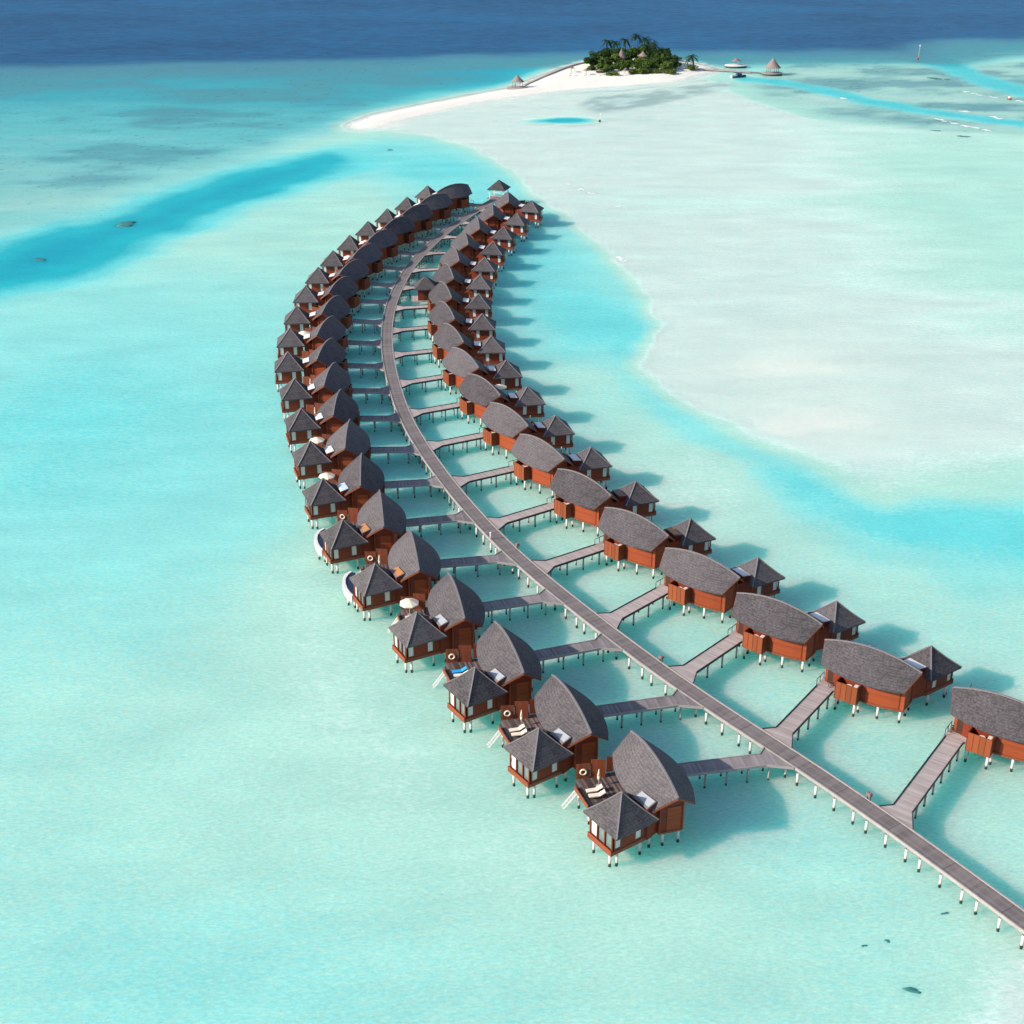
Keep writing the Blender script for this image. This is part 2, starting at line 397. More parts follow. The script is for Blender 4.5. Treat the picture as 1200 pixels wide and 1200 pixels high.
# water sheet: tinted by its depth, deep water scatters blue, rippled reflecting surface
m, nt, out = new_mat('lagoon_water'); co = objco(nt)
dep = attr(nt,'depth')
mp = N(nt,'ShaderNodeMapping'); mp.inputs['Rotation'].default_value=(0,0,R(-20)); mp.inputs['Scale'].default_value=(.6,1.3,1); L(nt,co,mp.inputs[0])
w1 = noise(nt, mp.outputs[0], .95, 5, .68); w2 = noise(nt, mp.outputs[0], .07, 4, .6)
caustic = math_n(nt,'MULTIPLY', math_n(nt,'SUBTRACT', w1, .5), 1.5)
dw = math_n(nt,'MAXIMUM', math_n(nt,'ADD', dep, math_n(nt,'MULTIPLY', caustic, maprange(nt, dep, .1, 1.2, .15, 1.))), 0.)  # noise on the depth paints a caustic-like light speckle into the tint
cmb = N(nt,'ShaderNodeCombineColor')
for i, k in enumerate((.40,.045,.045)):
    L(nt, math_n(nt,'POWER', math.exp(-k), dw), cmb.inputs[i])
tr = N(nt,'ShaderNodeBsdfTransparent'); L(nt, cmb.outputs[0], tr.inputs[0])
rampn = N(nt,'ShaderNodeValToRGB'); cr = rampn.color_ramp; cr.interpolation = 'EASE'
stops = [(0.,(.93,.94,.90)),(.45,(.71,.855,.805)),(1.2,(.42,.735,.625)),(2.1,(.27,.72,.68)),(2.8,(.14,.66,.67)),(4.5,(.010,.44,.52)),(6.5,(.003,.345,.46)),(10.,(.005,.17,.32)),(17.,(.005,.090,.220))]
while len(cr.elements) < len(stops): cr.elements.new(.5)
for e, (d_, c_) in zip(cr.elements, stops): e.position = d_/20.
for e, (d_, c_) in zip(cr.elements, stops): e.color = rgb(c_)
L(nt, math_n(nt,'DIVIDE', dw, 20.), rampn.inputs[0])
mo = N(nt,'ShaderNodeMapping'); mo.inputs['Rotation'].default_value=(0,0,R(12)); mo.inputs['Scale'].default_value=(.6,1.,1); L(nt,co,mo.inputs[0])
oc = math_n(nt,'ADD', math_n(nt,'MULTIPLY', noise(nt, mo.outputs[0], .15, 6, .75), .6), math_n(nt,'MULTIPLY', noise(nt, mo.outputs[0], .012, 4, .6), .4))
deepf = maprange(nt, dep, 6., 14., 0, 1)
sc = mixc(nt, maprange(nt, w2, .3, .7, 0, 1), (.90,.92,.93), (1.08,1.07,1.06))
sc = mixc(nt, deepf, sc, mixc(nt, maprange(nt, oc, .40, .60, 0, 1), (.62,.68,.75), (1.34,1.30,1.24)))  # light and dark of the ocean waves painted as streaks in the colour
sc = mixc(nt, 1., rampn.outputs[0], sc, 'MULTIPLY')
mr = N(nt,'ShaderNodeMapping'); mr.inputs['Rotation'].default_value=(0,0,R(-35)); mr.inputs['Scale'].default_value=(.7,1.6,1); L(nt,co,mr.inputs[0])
rpl_light = maprange(nt, noise(nt, mr.outputs[0], 1.9, 5, .75), .32, .68, .85, 1.12)  # bright and dark of the surface ripples, painted into the scatter colour
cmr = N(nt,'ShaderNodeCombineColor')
for i in range(3): L(nt, rpl_light, cmr.inputs[i])
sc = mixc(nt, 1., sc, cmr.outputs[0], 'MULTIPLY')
mq = N(nt,'ShaderNodeMapping'); mq.inputs['Scale'].default_value=(.5,1.,1); L(nt,co,mq.inputs[0])
rpat = maprange(nt, noise(nt, mq.outputs[0], .09, 6, .72), .38, .62, .78, 1.)
sc = mixc(nt, math_n(nt,'MULTIPLY', math_n(nt,'MULTIPLY', attr(nt,'reef'), rpat), .85), sc, (.075,.245,.30))
sc = mixc(nt, math_n(nt,'MULTIPLY', attr(nt,'grass'), .75), sc, (.27,.40,.40))
spk = maprange(nt, noise(nt, co, .30, 4, .6), .60, .68, 0, .75)
sc = mixc(nt, math_n(nt,'MULTIPLY', attr(nt,'reef'), spk), sc, (.05,.13,.14))
df = N(nt,'ShaderNodeSubsurfaceScattering'); df.falloff = 'BURLEY'; df.inputs['Scale'].default_value = 1.0
df.inputs['Radius'].default_value = (2.5,12.0,11.0)
L(nt, sc, df.inputs['Color'])
s_deep = maprange(nt, dep, 2., 10., .91, .985); s_all = maprange(nt, dep, .0, .8, 0., .91)
mx = N(nt,'ShaderNodeMixShader'); L(nt, mixf(nt, dep, s_all, s_deep), mx.inputs[0]); L(nt, tr.outputs[0], mx.inputs[1]); L(nt, df.outputs[0], mx.inputs[2])
nb = bump(nt, math_n(nt,'ADD', w1, math_n(nt,'MULTIPLY', w2, 2.)), .55, .5)
L(nt, nb, df.inputs['Normal'])
gl = N(nt,'ShaderNodeBsdfGlossy'); gl.inputs['Roughness'].default_value = .16; L(nt, nb, gl.inputs['Normal'])
gl.inputs[0].default_value = (.8,.8,.8,1)
lw = N(nt,'ShaderNodeLayerWeight'); lw.inputs['Blend'].default_value = .5; L(nt, nb, lw.inputs['Normal'])
frf = math_n(nt,'ADD', .015, math_n(nt,'MULTIPLY', math_n(nt,'POWER', lw.outputs['Facing'], 5.), .19))
mx2 = N(nt,'ShaderNodeMixShader'); L(nt, frf, mx2.inputs[0]); L(nt, mx.outputs[0], mx2.inputs[1]); L(nt, gl.outputs[0], mx2.inputs[2])
L(nt, mx2.outputs[0], out.inputs[0])
MAT_WATER = m
grid_object('seabed', lambda X,Y,d: np.where(d > 0, -np.minimum(d*.62, 8.), -d), MAT_BED)
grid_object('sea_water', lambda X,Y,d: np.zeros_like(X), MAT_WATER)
def bed_z(x, y): return -.62*min(9., float(chart(np.array([float(x)]), np.array([float(y)]))[0][0]))

# ------------------------------------------------------------------ water villa
ZE, ZR0, ZR1 = 5.7, 8.9, 7.7
def xe(y): return 2.7+1.25*(1-(y/5.75)**2)
def zr(t): return ZR0-(ZR0-ZR1)*t*t
def roof_z(x, y):
    t = max(-1, min(1, y/6.2)); return ZE+(zr(t)-ZE)*max(0, 1-abs(x)/xe(max(-5.75,min(5.75,y))))
def post(x, y, parent, z1=2.0, r=.17, mat='post', z0=-3.0):
    b = MB(); b.tube((0,0,z0),(0,0,z1),r,r,8)
    o = b.build('post', mat, parent); o.location = (-x if MIR else x, y, 0); return o
def make_villa(center, theta, apex, out):
    root = empty('water_villa')
    ca, sa = math.cos(R(theta)), math.sin(R(theta))
    def P(u, v, z=None):
        q = (center[0]+u*ca-v*sa, center[1]+u*sa+v*ca)
        return q if z is None else (q[0], q[1], z)
    pav = []
    # main roof: two curved slopes under an arched ridge
    b = MB(); nt_, ns = 24, 7
    for side in (1,-1):
        top = []; bot = []
        for i in range(nt_+1):
            t = -1+2*i/nt_
            for j in range(ns+1):
                s = j/ns
                p = (side*xe(5.75*t)*(1-s), (5.75+s*1.0)*t, ZE+(zr(t)-ZE)*s+.06*math.sin(math.pi*s))
                top.append(p); bot.append((p[0], p[1]*.997, p[2]-.2))
        k = ns+1; fs = []; fb = []
        for i in range(nt_):
            for j in range(ns):
                q = (i*k+j, i*k+j+1, (i+1)*k+j+1, (i+1)*k+j)
                fs.append(q if side < 0 else q[::-1]); fb.append(q[::-1] if side < 0 else q)
        n0 = len(top)
        b.add(top, fs, 0, True); b.add(bot, fb, 1, True)
        ed = []
        for i in range(nt_): ed.append((i*k, (i+1)*k, n0+(i+1)*k, n0+i*k))
        for j in range(ns): ed.append((j, j+1, n0+j+1, n0+j)); ed.append((nt_*k+j, nt_*k+j+1, n0+nt_*k+j+1, n0+nt_*k+j))
        b.add(top+bot, [e if side > 0 else e[::-1] for e in ed], 0)
    b.build('roof', ['shingle','under'], root)
    rc = MB(); pts = [(0, 6.78*t, zr(t)+.06) for t in [-1+2*i/16 for i in range(17)]]
    for a, c in zip(pts[:-1], pts[1:]): rc.bar(a, c, .24, .12)
    rc.build('ridge_cap', 'ridge', root)
    for e in (-1,1):
        for side in (-1,1):
            bb = MB(); prev = None
            for j in range(6):
                s = j/5; p = (side*xe(5.75)*(1-s), e*(5.78+s*1.0), ZE-.17+(ZR1-ZE)*s+.06*math.sin(math.pi*s))
                if prev: bb.bar(prev, p, .07, .22)
                prev = p
            bb.build('bargeboard', 'rim', root)
    # curved timber body
    ring = []
    ys = [-5.4+1.08*i for i in range(11)]
    xw = lambda y: 2.35-1.0*(y/5.4)**2
    ring += [(xw(y), y) for y in ys] + [(0, 5.4)] + [(-xw(y), y) for y in ys[::-1]] + [(0, -5.4)]
    n = len(ring); b = MB()
    vs = [(x,y,2.1) for x,y in ring]+[(x,y,roof_z(x,y)-.18) for x,y in ring]
    b.add(vs, [(i,(i+1)%n,n+(i+1)%n,n+i) for i in range(n)]+[tuple(range(n-1,-1,-1))])
    b.build('wall', 'wall', root)
    b = MB(); b.prism([(x*1.05,y*1.02) for x,y in ring], 1.92, 2.2); b.build('floor_rim', 'rim', root)
    for e in (-1,1):
        b = MB(); y0, y1 = sorted((e*5.402, e*5.47)); b.box(-.55, 1.2, y0, y1, 2.25, 5.5); b.build('gable_panel', 'panel', root)
    for sx in (-1,1):
        for e in (-1,1):
            b = MB(); b.bar((sx*1.42,e*5.30,2.1),(sx*1.42,e*5.30,6.2),.14,.5, up=(0,1,0)); b.build('corner_board','panel',root)
    # long panel on the walkway side, its sunlit look put into the colour
    b = MB(); ysp = [-4.9+ .6*i for i in range(8)]
    vs = [(xw(y)+.05,y,2.25) for y in ysp]+[(xw(y)+.05,y,roof_z(xw(y),y)-.35) for y in ysp]
    b.add(vs, [(i,i+1,9+i,8+i) for i in range(7)]); b.build('side_panel','panel',root)
    b = MB(); b.bar((xw(4.6)+.04,4.6,2.6),(xw(4.6)+.04,4.6,4.7),.1,1.0,up=(0,1,0)); b.build('door','darkwood',root)
    b = MB(); b.add([(-xw(y)-.06,y,z) for z in (2.8,4.9) for y in (-.8,.4,1.6,2.8)], [(1,0,4,5),(2,1,5,6),(3,2,6,7)]); b.build('sliding_door','glass',root)
    # open-topped bathroom enclosure on the walkway side
    b = MB(); b.box(2.0,3.8,0,3.1,2.0,2.25); b.box(3.68,3.8,0,3.1,2.25,4.6); b.box(2.0,3.68,0,.12,2.25,4.6); b.box(2.0,3.68,2.98,3.1,2.25,4.6)
    for k in range(5): b.box(3.8,3.835,.0+k*.755,.08+k*.755,2.3,4.55)
    en = b.build('bathroom_enclosure','boxwood',root)
    b = MB(); b.box(2.7,3.5,.25,.75,2.25,4.45); b.tube((3.2,1.45,2.25),(3.2,1.45,4.2),.3,.42,12); b.build('bath_fittings','white',en)
    b = MB(); b.box(2.5,3.6,1.95,2.85,2.25,3.9); b.build('bath_cabinet','black',en)
    # entrance landing
    b = MB(); b.prism([(1.0,3.4),(3.05,3.4),(3.05,6.05),(.5,6.05)],2.26,2.42); b.build('landing','walk_light',root)
    b = MB(); b.bar((.7,6.0,3.35),(3.0,6.0,3.35),.07,.07)
    for x in (.75,1.9,2.95): b.bar((x,6.0,2.42),(x,6.0,3.35),.07,.07)
    b.build('landing_rail','black',root)
    # sun deck on the open-water side
    dk = [(-7.72,.7),(-7.9,4.7),(-6.95,6.45),(-1.35,6.2),(-2.3,2.5),(-2.4,-1.2),(-4.6,-.3)]
    b = MB(); b.prism(dk,2.4,2.58); b.build('deck','deck',root)
    b = MB(); b.bar((-7.73,.7,2.75),(-7.9,4.7,2.75),.1,.62); b.build('deck_edge_board','rim',root)
    b = MB(); b.bar((-4.7,-.28,2.55),(-7.7,.68,2.55),.08,.3)
    b.bar((-4.7,-.28,3.45),(-7.7,.68,3.45),.05,.05)
    for q in (0,.33,.66,1): b.bar((-4.7-3*q,-.28+.96*q,2.6),(-4.7-3*q,-.28+.96*q,3.45),.05,.05)
    b.build('deck_railing','black',root)
    for (a, c, z1, nm) in (((-7.05,6.42),(-5.42,6.08),4.7,'a'),((-5.3,6.14),(-3.62,5.6),5.2,'b'),((-3.05,6.68),(-2.3,6.5),4.7,'c')):
        b = MB(); b.bar((a[0],a[1],(2.5+z1)/2),(c[0],c[1],(2.5+z1)/2),.09,z1-2.5)
        b.build('privacy_screen','screenwood',root)
    b = MB()
    for dy in (-.4,.4): b.bar((-7.9,4.15+dy*.8,2.5),(-9.6,5.1+dy*.8,-.6),.1,.16)
    for k in range(7):
        q = (k+.5)/7; c = (-7.9-1.7*q, 4.15+.95*q, 2.5-3.1*q); b.bar((c[0]-.1,c[1]-.34,c[2]),(c[0]+.1,c[1]+.34,c[2]),.22,.05)
    b.build('water_ladder','curtain',root)
    # pavilion
    b = MB(); h = 3.02
    ap = P(0,0,apex); cs = [P(-h,-h,5.0),P(h,-h,5.0),P(h,h,5.0),P(-h,h,5.0)]
    sub = []
    for i in range(4):
        a, c = Vector(cs[i]), Vector(cs[(i+1)%4]); A = Vector(ap)
        vs = []; fs = []
        rows = 4
        for r in range(rows+1):
            s = r/rows
            p, q = a.lerp(A,s), c.lerp(A,s); z = -.14*math.sin(math.pi*s)
            p.z += z; q.z += z; vs += [p,q]
        for r in range(rows): fs.append((2*r,2*r+1,2*r+3,2*r+2))
        b.add(vs, fs, 0)
        b.add([a, c, c-Vector((0,0,.2)), a-Vector((0,0,.2))], [(1,0,3,2)], 0)
    b.add([Vector(c)-Vector((0,0,.2)) for c in cs], [(3,2,1,0)], 1)
    pav.append(b.build('pavilion_roof',['shingle','under'],root))
    b = MB()
    for c in cs:
        prev = None
        for r in range(5):
            s = r/4; p = Vector(c).lerp(Vector(ap), s); p.z += .05-.14*math.sin(math.pi*s)
            if prev: b.bar(prev, p, .16, .09)
            prev = p
    pav.append(b.build('hip_cap','ridge',root))
    fl = MB(); fl.prism([P(-3.02,-2.12),P(2.5,-2.12),P(2.5,2.12),P(-3.02,2.12)],1.95,2.42); pav.append(fl.build('pavilion_floor','rim',root))
    b = MB()
    p4 = [P(-2.45,-2.0),P(2.4,-2.0),P(2.4,2.0),P(-2.45,2.0)]
    def wallseg(b, u0, v0, u1, v1, z0, z1, w=.12): b.bar(P(u0,v0,(z0+z1)/2),P(u1,v1,(z0+z1)/2),w,z1-z0)
    for sv in (-2.0, 2.0):
        wallseg(b,-1.55,sv,.5,sv,2.42,4.95); wallseg(b,1.4,sv,2.4,sv,2.42,4.95)
        for (ua,ub) in ((-2.5,-1.55),(.5,1.4)):
            wallseg(b,ua,sv,ub,sv,2.42,2.72); wallseg(b,ua,sv,ub,sv,4.6,4.95)
    wallseg(b,2.4,-2.0,2.4,2.0,2.42,4.95)
    wallseg(b,-2.5,-2.0,-2.5,2.0,2.42,2.62); wallseg(b,-2.5,-2.0,-2.5,2.0,4.65,4.95)
    pav.append(b.build('pavilion_wall','wall',root))
    for sv in (-2.0,2.0):
        for (ua,ub) in ((-2.42,-1.55),(.5,1.4)):
            f = MB(); 
            for uu in (ua+.04,ub-.04): f.bar(P(uu,sv,2.72),P(uu,sv,4.6),.08,.16,up=(0,1,0))
            fr_ = f.build('window','rim',root); pav.append(fr_)
            f = MB(); f.bar(P(ua+.06,sv,3.66),P(ub-.06,sv,3.66),.05,1.86); f.build('pane','curtain',fr_)
    f = MB()
    for v in (-1.95,-.66,.66,1.95): f.bar(P(-2.75,v,2.42),P(-2.75,v,4.82),.16,.16,up=(0,1,0))
    f.bar(P(-2.75,-2.05,4.86),P(-2.75,2.05,4.86),.16,.18); f.bar(P(-2.95,-2.1,2.55),P(-2.95,2.1,2.55),.14,.3)
    bay = f.build('bay_window','panel',root); pav.append(bay)
    for v in (-1.3,0,1.3):
        f = MB(); f.bar(P(-2.6,v-.54,3.6),P(-2.6,v+.54,3.6),.04,2.1); f.build('pane','curtain' if v > 0 else 'glass',bay)
    b = MB(); b.prism([(-4.3-out,-1.9-out*.3),(-1.9,-1.6),(-1.25,-4.9),(-3.2-out,-6.0-out*.4)],2.0,5.35); b.build('connecting_passage','wall',root)
    # tilted skylight over the passage
    def sky(mat):
        b = MB(); q = [(-4.0,-3.5),(-2.75,-3.05),(-2.0,-5.45),(-3.3,-5.95)]
        zz = [6.45,6.75,6.75,6.45]
        if out: q = [(-5.05,-3.3),(-3.75,-2.9),(-3.0,-5.35),(-4.3,-5.85)]; zz = [6.15,6.3,6.3,6.15]
        top = [(x,y,z) for (x,y),z in zip(q,zz)]
        cx = sum(p[0] for p in q)/4; cy = sum(p[1] for p in q)/4
        box8 = [(3,2,1,0),(4,5,6,7),(0,1,5,4),(1,2,6,5),(2,3,7,6),(3,0,4,7)]
        if MIR: pass
        b.add(top+[(x,y,z-.1) for x,y,z in top],[f[::-1] for f in box8],0)
        cu = [(cx+(x-cx)*.9, cy+(y-cy)*.92, z-.101) for x,y,z in top]
        b.add(cu+[(x,y,z-1.0) for x,y,z in cu],[f[::-1] for f in box8],2)
        ins = [(cx+(x-cx)*.86, cy+(y-cy)*.9, z+.012) for x,y,z in top]
        b.add(ins,[(0,1,2,3)],1)
        return b.build('skylight',['white' if mat in ('skyl_white','skyl_blue') else 'ridge',mat,'wall'],root)
    root['_n'] = 0; del root['_n']
    for x, y in ((1.15,-5.1),(-.8,-5.1),(2.0,-2.4),(-1.6,-2.2),(2.15,.2),(-2.0,.6),(1.9,3.2),(-1.8,3.2),(1.0,5.15),(-.8,5.15),(3.35,.3),(3.35,2.9),(-2.4,-4.9)):
        post(x, y, root)
    for u, v in ((-2.6,-1.5),(-2.6,1.4),(1.5,-1.8),(1.5,1.7),(-1.9,-1.85)):
        q = P(u,v); pav.append(post(q[0],q[1],root))
    for x, y in ((-7.4,1.1),(-7.5,4.2),(-6.6,5.9),(-4.3,5.3)): post(x,y,root,2.4)
    return root, pav, sky

VL = [(16.38,129.14,108.3),(7.3,141.45,108.5),(-.45,154.79,106.7),(-7.95,168.65,102.1),(-14.78,182.54,99.9),(-20.94,196.92,97.8),(-25.73,212.11,94.7),(-29.71,227.74,92.0),(-33.36,243.31,89.9),(-36.61,258.79,86.5),(-39.45,274.18,82.3),(-41.22,289.59,80.2),(-41.92,305.29,78.8),(-41.83,321.12,75.5),(-40.78,336.58,72.2),(-38.84,351.82,69.9),(-36.08,367.1,66.6),(-32.5,382.04,63.6),(-28.28,396.49,61.0),(-23.48,410.55,56.0),(-18.31,424.41,46.9)]
VR = [(61.06,141.0,143.9),(47.2,152.4,142.9),(37.1,164.8,139.9),(28.1,178.33,136.8),(19.5,192.04,132.7),(11.99,206.8,128.4),(5.25,221.85,124.3),(-.57,237.18,121.6),(-5.56,252.71,119.2),(-9.7,268.53,115.5),(-12.81,284.66,110.8),(-14.89,300.77,106.9),(-15.9,316.72,104.5),(-15.81,332.84,102.3),(-14.75,348.98,100.2),(-12.66,365.08,98.0),(-9.66,381.38,95.1),(-5.74,397.39,92.7),(-1.2,413.21,90.9)]
ORD = ['zeroth','first','second','third','fourth','fifth','sixth','seventh','eighth','ninth','tenth','eleventh','twelfth','thirteenth','fourteenth','fifteenth','sixteenth','seventeenth','eighteenth','nineteenth','twentieth','twenty-first']
SKY_L = {0:'skyl_grey',1:'skyl_grey',2:'skyl_grey',3:'skyl_grey',4:'skyl_wood',5:'skyl_wood',6:'skyl_blue'}
SKY_R = {4:'skyl_wood',5:'skyl_brown'}
WHERE = {'L':'channel-side', 'R':'sandbank-side'}
# deck furniture, built once, in villa coordinates (open-water side is -x)
OPEN_UMB = {('L',3),('L',6),('L',7),('L',11),('L',15),('L',16),('R',8)}
FOLD_UMB = {('L',0),('L',1),('L',4),('L',8),('L',9),('L',13),('R',1),('R',2),('R',3),('R',6),('R',7),('R',9),('R',10),('R',12)}
LOUNGE = {('L',i) for i in range(0,10)}|{('R',7),('R',8),('R',9)}
RINGS = {('L',0),('L',1),('L',2),('L',4),('L',5)}
POOL = {('L',4),('L',5)}
def put(o, V, x, y, z, rz, mir):
    a = R(V[2]-90); x = -x if mir else x
    o.location = (V[0]+x*math.cos(a)-y*math.sin(a), V[1]+x*math.sin(a)+y*math.cos(a), z)
    o.rotation_euler = (0,0,a+(-rz if mir else rz)); return o
def mk_lounger(mat='cream', name='sun_lounger'):
    r = empty(name)
    b = MB(); b.box(-.95,.35,-.32,.32,.28,.4); b.build('seat_cushion',mat,r)
    b = MB(); b.bar((.32,0,.36),(1.0,0,.78),.64,.11); b.build('backrest',mat,r)
    b = MB(); b.box(-.98,1.0,-.34,-.28,.2,.28); b.box(-.98,1.0,.28,.34,.2,.28)
    b.build('frame','darkwood',r)
    for x in (-.85,.8):
        for y in (-.3,.3):
            b = MB(); b.bar((x,y,0),(x,y,.2),.06,.06); b.build('leg','darkwood',r)
    return r
def mk_fold():
    r = empty('folded_parasol')
    b = MB(); b.tube((0,0,0),(0,0,2.45),.035,.03,8); b.build('pole','white',r)
    b = MB(); b.tube((0,0,.9),(0,0,1.5),.12,.2,8); b.tube((0,0,1.5),(0,0,2.4),.2,.05,8); b.build('canopy','cream',r)
    b = MB(); b.tube((0,0,0),(0,0,.1),.3,.28,12); b.build('base','stone',r)
    return r
def mk_open():
    r = empty('open_parasol')
    b = MB(); b.tube((0,0,0),(0,0,2.5),.035,.03,8); b.build('pole','white',r)
    b = MB(); n = 8; vs = [(0,0,2.6)]+[(1.45*math.cos(2*math.pi*i/n),1.45*math.sin(2*math.pi*i/n),2.05) for i in range(n)]
    vs += [(1.45*math.cos(2*math.pi*i/n),1.45*math.sin(2*math.pi*i/n),1.9) for i in range(n)]
    b.add(vs,[(0,1+i,1+(i+1)%n) for i in range(n)]+[(1+i,9+i,9+(i+1)%n,1+(i+1)%n) for i in range(n)]); b.build('canopy','cream',r)
    b = MB(); b.tube((0,0,0),(0,0,.1),.3,.28,12); b.build('base','stone',r)
    return r
def mk_ring():
    b = MB(); n, k = 16, 6; vs = []; fs = []
    for i in range(n):
        a = 2*math.pi*i/n
        for j in range(k):
            t = 2*math.pi*j/k; rr = .36+.11*math.cos(t); vs.append((rr*math.cos(a), .1*math.sin(t), rr*math.sin(a)))
    for i in range(n):
        for j in range(k): fs.append((i*k+j,i*k+(j+1)%k,((i+1)%n)*k+(j+1)%k,((i+1)%n)*k+j))
    b.add(vs,fs,0,True); return b.build('life_ring','cream')
PROTO = {}
def spawn(kind, mk):
    if kind not in PROTO: PROTO[kind] = mk(); return PROTO[kind]
    return copy_tree(PROTO[kind])
def furnish(side, i, V, mir, name):
    key = (side,i); DZ = 2.585
    if key in LOUNGE:
        blue = key == ('L',2)
        for k, (x, y, w) in enumerate(((-5.95,3.35,'beside the screen'),(-6.0,2.35,'beside the pavilion'))):
            o = spawn('lg_blue' if blue and k == 0 else 'lg', (lambda: mk_lounger('bluefabric')) if blue and k == 0 else mk_lounger)
            put(o, V, x, y, DZ, R(-8 if k else -4), mir)
            tag(o, (f'bright blue sun lounger on the deck of the {name}' if blue and k == 0 else f'cream lounger {w} on deck of the {name}'), 'sun lounger', 'sun loungers on the villa decks')
    if key in FOLD_UMB:
        o = spawn('fold', mk_fold); put(o, V, -5.0 if side == 'L' else -6.6, 4.3 if side == 'L' else 3.0, DZ, 0, mir)
        tag(o, f'folded cream parasol on the deck of the {name}', 'parasol', 'folded parasols on the villa decks')
    if key in OPEN_UMB:
        o = spawn('open', mk_open); put(o, V, -6.1, 4.55 if key in LOUNGE else 3.0, DZ, .2, mir)
        tag(o, f'open cream parasol over the deck of the {name}', 'parasol', 'open parasols on the villa decks')
    if key in RINGS:
        o = spawn('ring', mk_ring); put(o, V, -6.25, 6.12, 3.6, R(-12), mir)
        tag(o, f'round cream life ring on deck screen of the {name}', 'life ring', 'life rings on deck screens')
for side, VV, mir, cen, th in (('L',VL,False,(-5.82,-4.4),16.5),('R',VR,True,(-6.95,-5.2),18.5)):
    MIR = mir
    proto, pavparts, skyf = make_villa(cen, th, 7.8 if mir else 8.25, 1.1 if mir else 0.)
    pool_kids = []
    n = len(VV)
    pavnames = [o.name for o in pavparts]
    skies = {}
    for i, V in enumerate(VV):
        if i == 0: root = proto; kids = {o.name: o for o in proto.children}; idx = list(proto.children)
        else:
            root = empty('water_villa')
            kids = {}
            for ch in idx: kids[ch.name] = copy_tree(ch, root)
        MIR = mir
        # pavilion stands a little farther out along the bend
        dx = (0 if i < 3 else -.4 if i < 10 else -.95) if side == 'L' else 0
        for nm in pavnames:
            o = kids[nm]; base = PBASE.setdefault((side,nm), o.location.copy()) if i else PBASE.setdefault((side,nm), o.location.copy()) if 'PBASE' in globals() else None
            if base is None:
                PBASE = {(side,nm): o.location.copy()}; base = PBASE[(side,nm)]
            o.location = base+Vector((dx,0,0))
        smat = (SKY_L if side == 'L' else SKY_R).get(i,'skyl_white')
        if smat in skies: s = skies[smat].copy(); COL.objects.link(s); s.parent = root
        else:
            s = skyf(smat); s.parent = root; skies[smat] = s
        root.location = (V[0],V[1],0); root.rotation_euler = (0,0,R(V[2]-90))
        ordn = ORD[n-i]
        name = f'{ordn} {WHERE[side]} villa from the end gazebo'
        extra = ''
        tag(root, f'{ordn} shingle roofed stilt villa from the end gazebo in the {WHERE[side]} row', 'villa', 'shingle roofed water villas on stilts')
        if (side,i) in POOL:
            MIR = mir
            b = MB(); pts = [(-9.55,4.4),(-10.4,3.6),(-10.9,2.2),(-11.0,.6),(-10.85,-1.0),(-10.4,-2.6),(-9.9,-3.6)]; inn = [(-9.3,4.2),(-9.95,3.3),(-10.4,2.1),(-10.5,.6),(-10.35,-.9),(-9.95,-2.4),(-9.5,-3.3)]
            for k in range(6): b.prism([pts[k],pts[k+1],inn[k+1],inn[k]],1.5,2.6)
            b.prism(inn+[(-9.0,-3.2),(-8.75,4.1)],1.45,1.6)
            pl = b.build('plunge_pool','white',root)
            b = MB(); b.prism([(x+.01,y) for x,y in inn]+[(-9.05,-3.1),(-8.8,4.0)],1.62,2.45); b.build('pool_water','navy' ,pl)
            for x, y in ((-10.2,2.6),(-10.3,-1.6),(-9.4,-2.6)): post(x,y,root,1.5)
        furnish_args = (side, i, V, mir, name)
        MIR = False
        furnish(*furnish_args)
MIR = False

# ------------------------------------------------------------------ long boardwalk
CL = [(60.88,97.38),(53.33,109.17),(48.39,117.0),(43.15,125.08),(37.52,133.26),(31.66,141.33),(25.8,149.35),(20.18,157.5),(14.86,165.85),(9.72,174.35),(4.74,182.97),(.08,191.74),(-4.13,200.68),(-7.98,209.79),(-11.54,219.03),(-14.81,228.4),(-17.83,237.87),(-20.48,247.43),(-22.67,257.08),(-24.5,266.84),(-26.12,276.65),(-27.48,286.48),(-28.49,296.34),(-29.15,306.23),(-29.47,316.14),(-29.37,326.05),(-28.88,335.95),(-28.09,345.83),(-26.95,355.67),(-25.37,365.45),(-23.39,375.2),(-21.12,384.89),(-18.53,394.47),(-15.61,403.95),(-12.44,413.41),(-9.17,422.91),(-5.2,433.0)]
d0 = np.array(CL[0])-np.array(CL[1]); d0 = d0/np.hypot(*d0)
CL = [tuple(np.array(CL[0])+d0*40)]+CL
def catmull(P, step):
    P = [np.array(p) for p in P]; P = [2*P[0]-P[1]]+P+[2*P[-1]-P[-2]]; out = []
    for i in range(1,len(P)-2):
        for k in range(10):
            t = k/10; p0,p1,p2,p3 = P[i-1:i+3]
            out.append(.5*((2*p1)+(-p0+p2)*t+(2*p0-5*p1+4*p2-p3)*t*t+(-p0+3*p1-3*p2+p3)*t**3))
    out.append(P[-2]); out = np.array(out)
    d = np.r_[0,np.cumsum(np.hypot(*np.diff(out,axis=0).T))]; s = np.arange(0,d[-1],step)
    return np.c_[np.interp(s,d,out[:,0]),np.interp(s,d,out[:,1])]
CS = catmull(CL, 1.0)
TG = np.gradient(CS,axis=0); TG /= np.hypot(*TG.T)[:,None]; NR = np.c_[TG[:,1],-TG[:,0]]   # NR = to the right (east)
jet = empty('boardwalk', (float(CS[0][0]),float(CS[0][1]),0)); O = Vector((jet.location.x,jet.location.y,0))
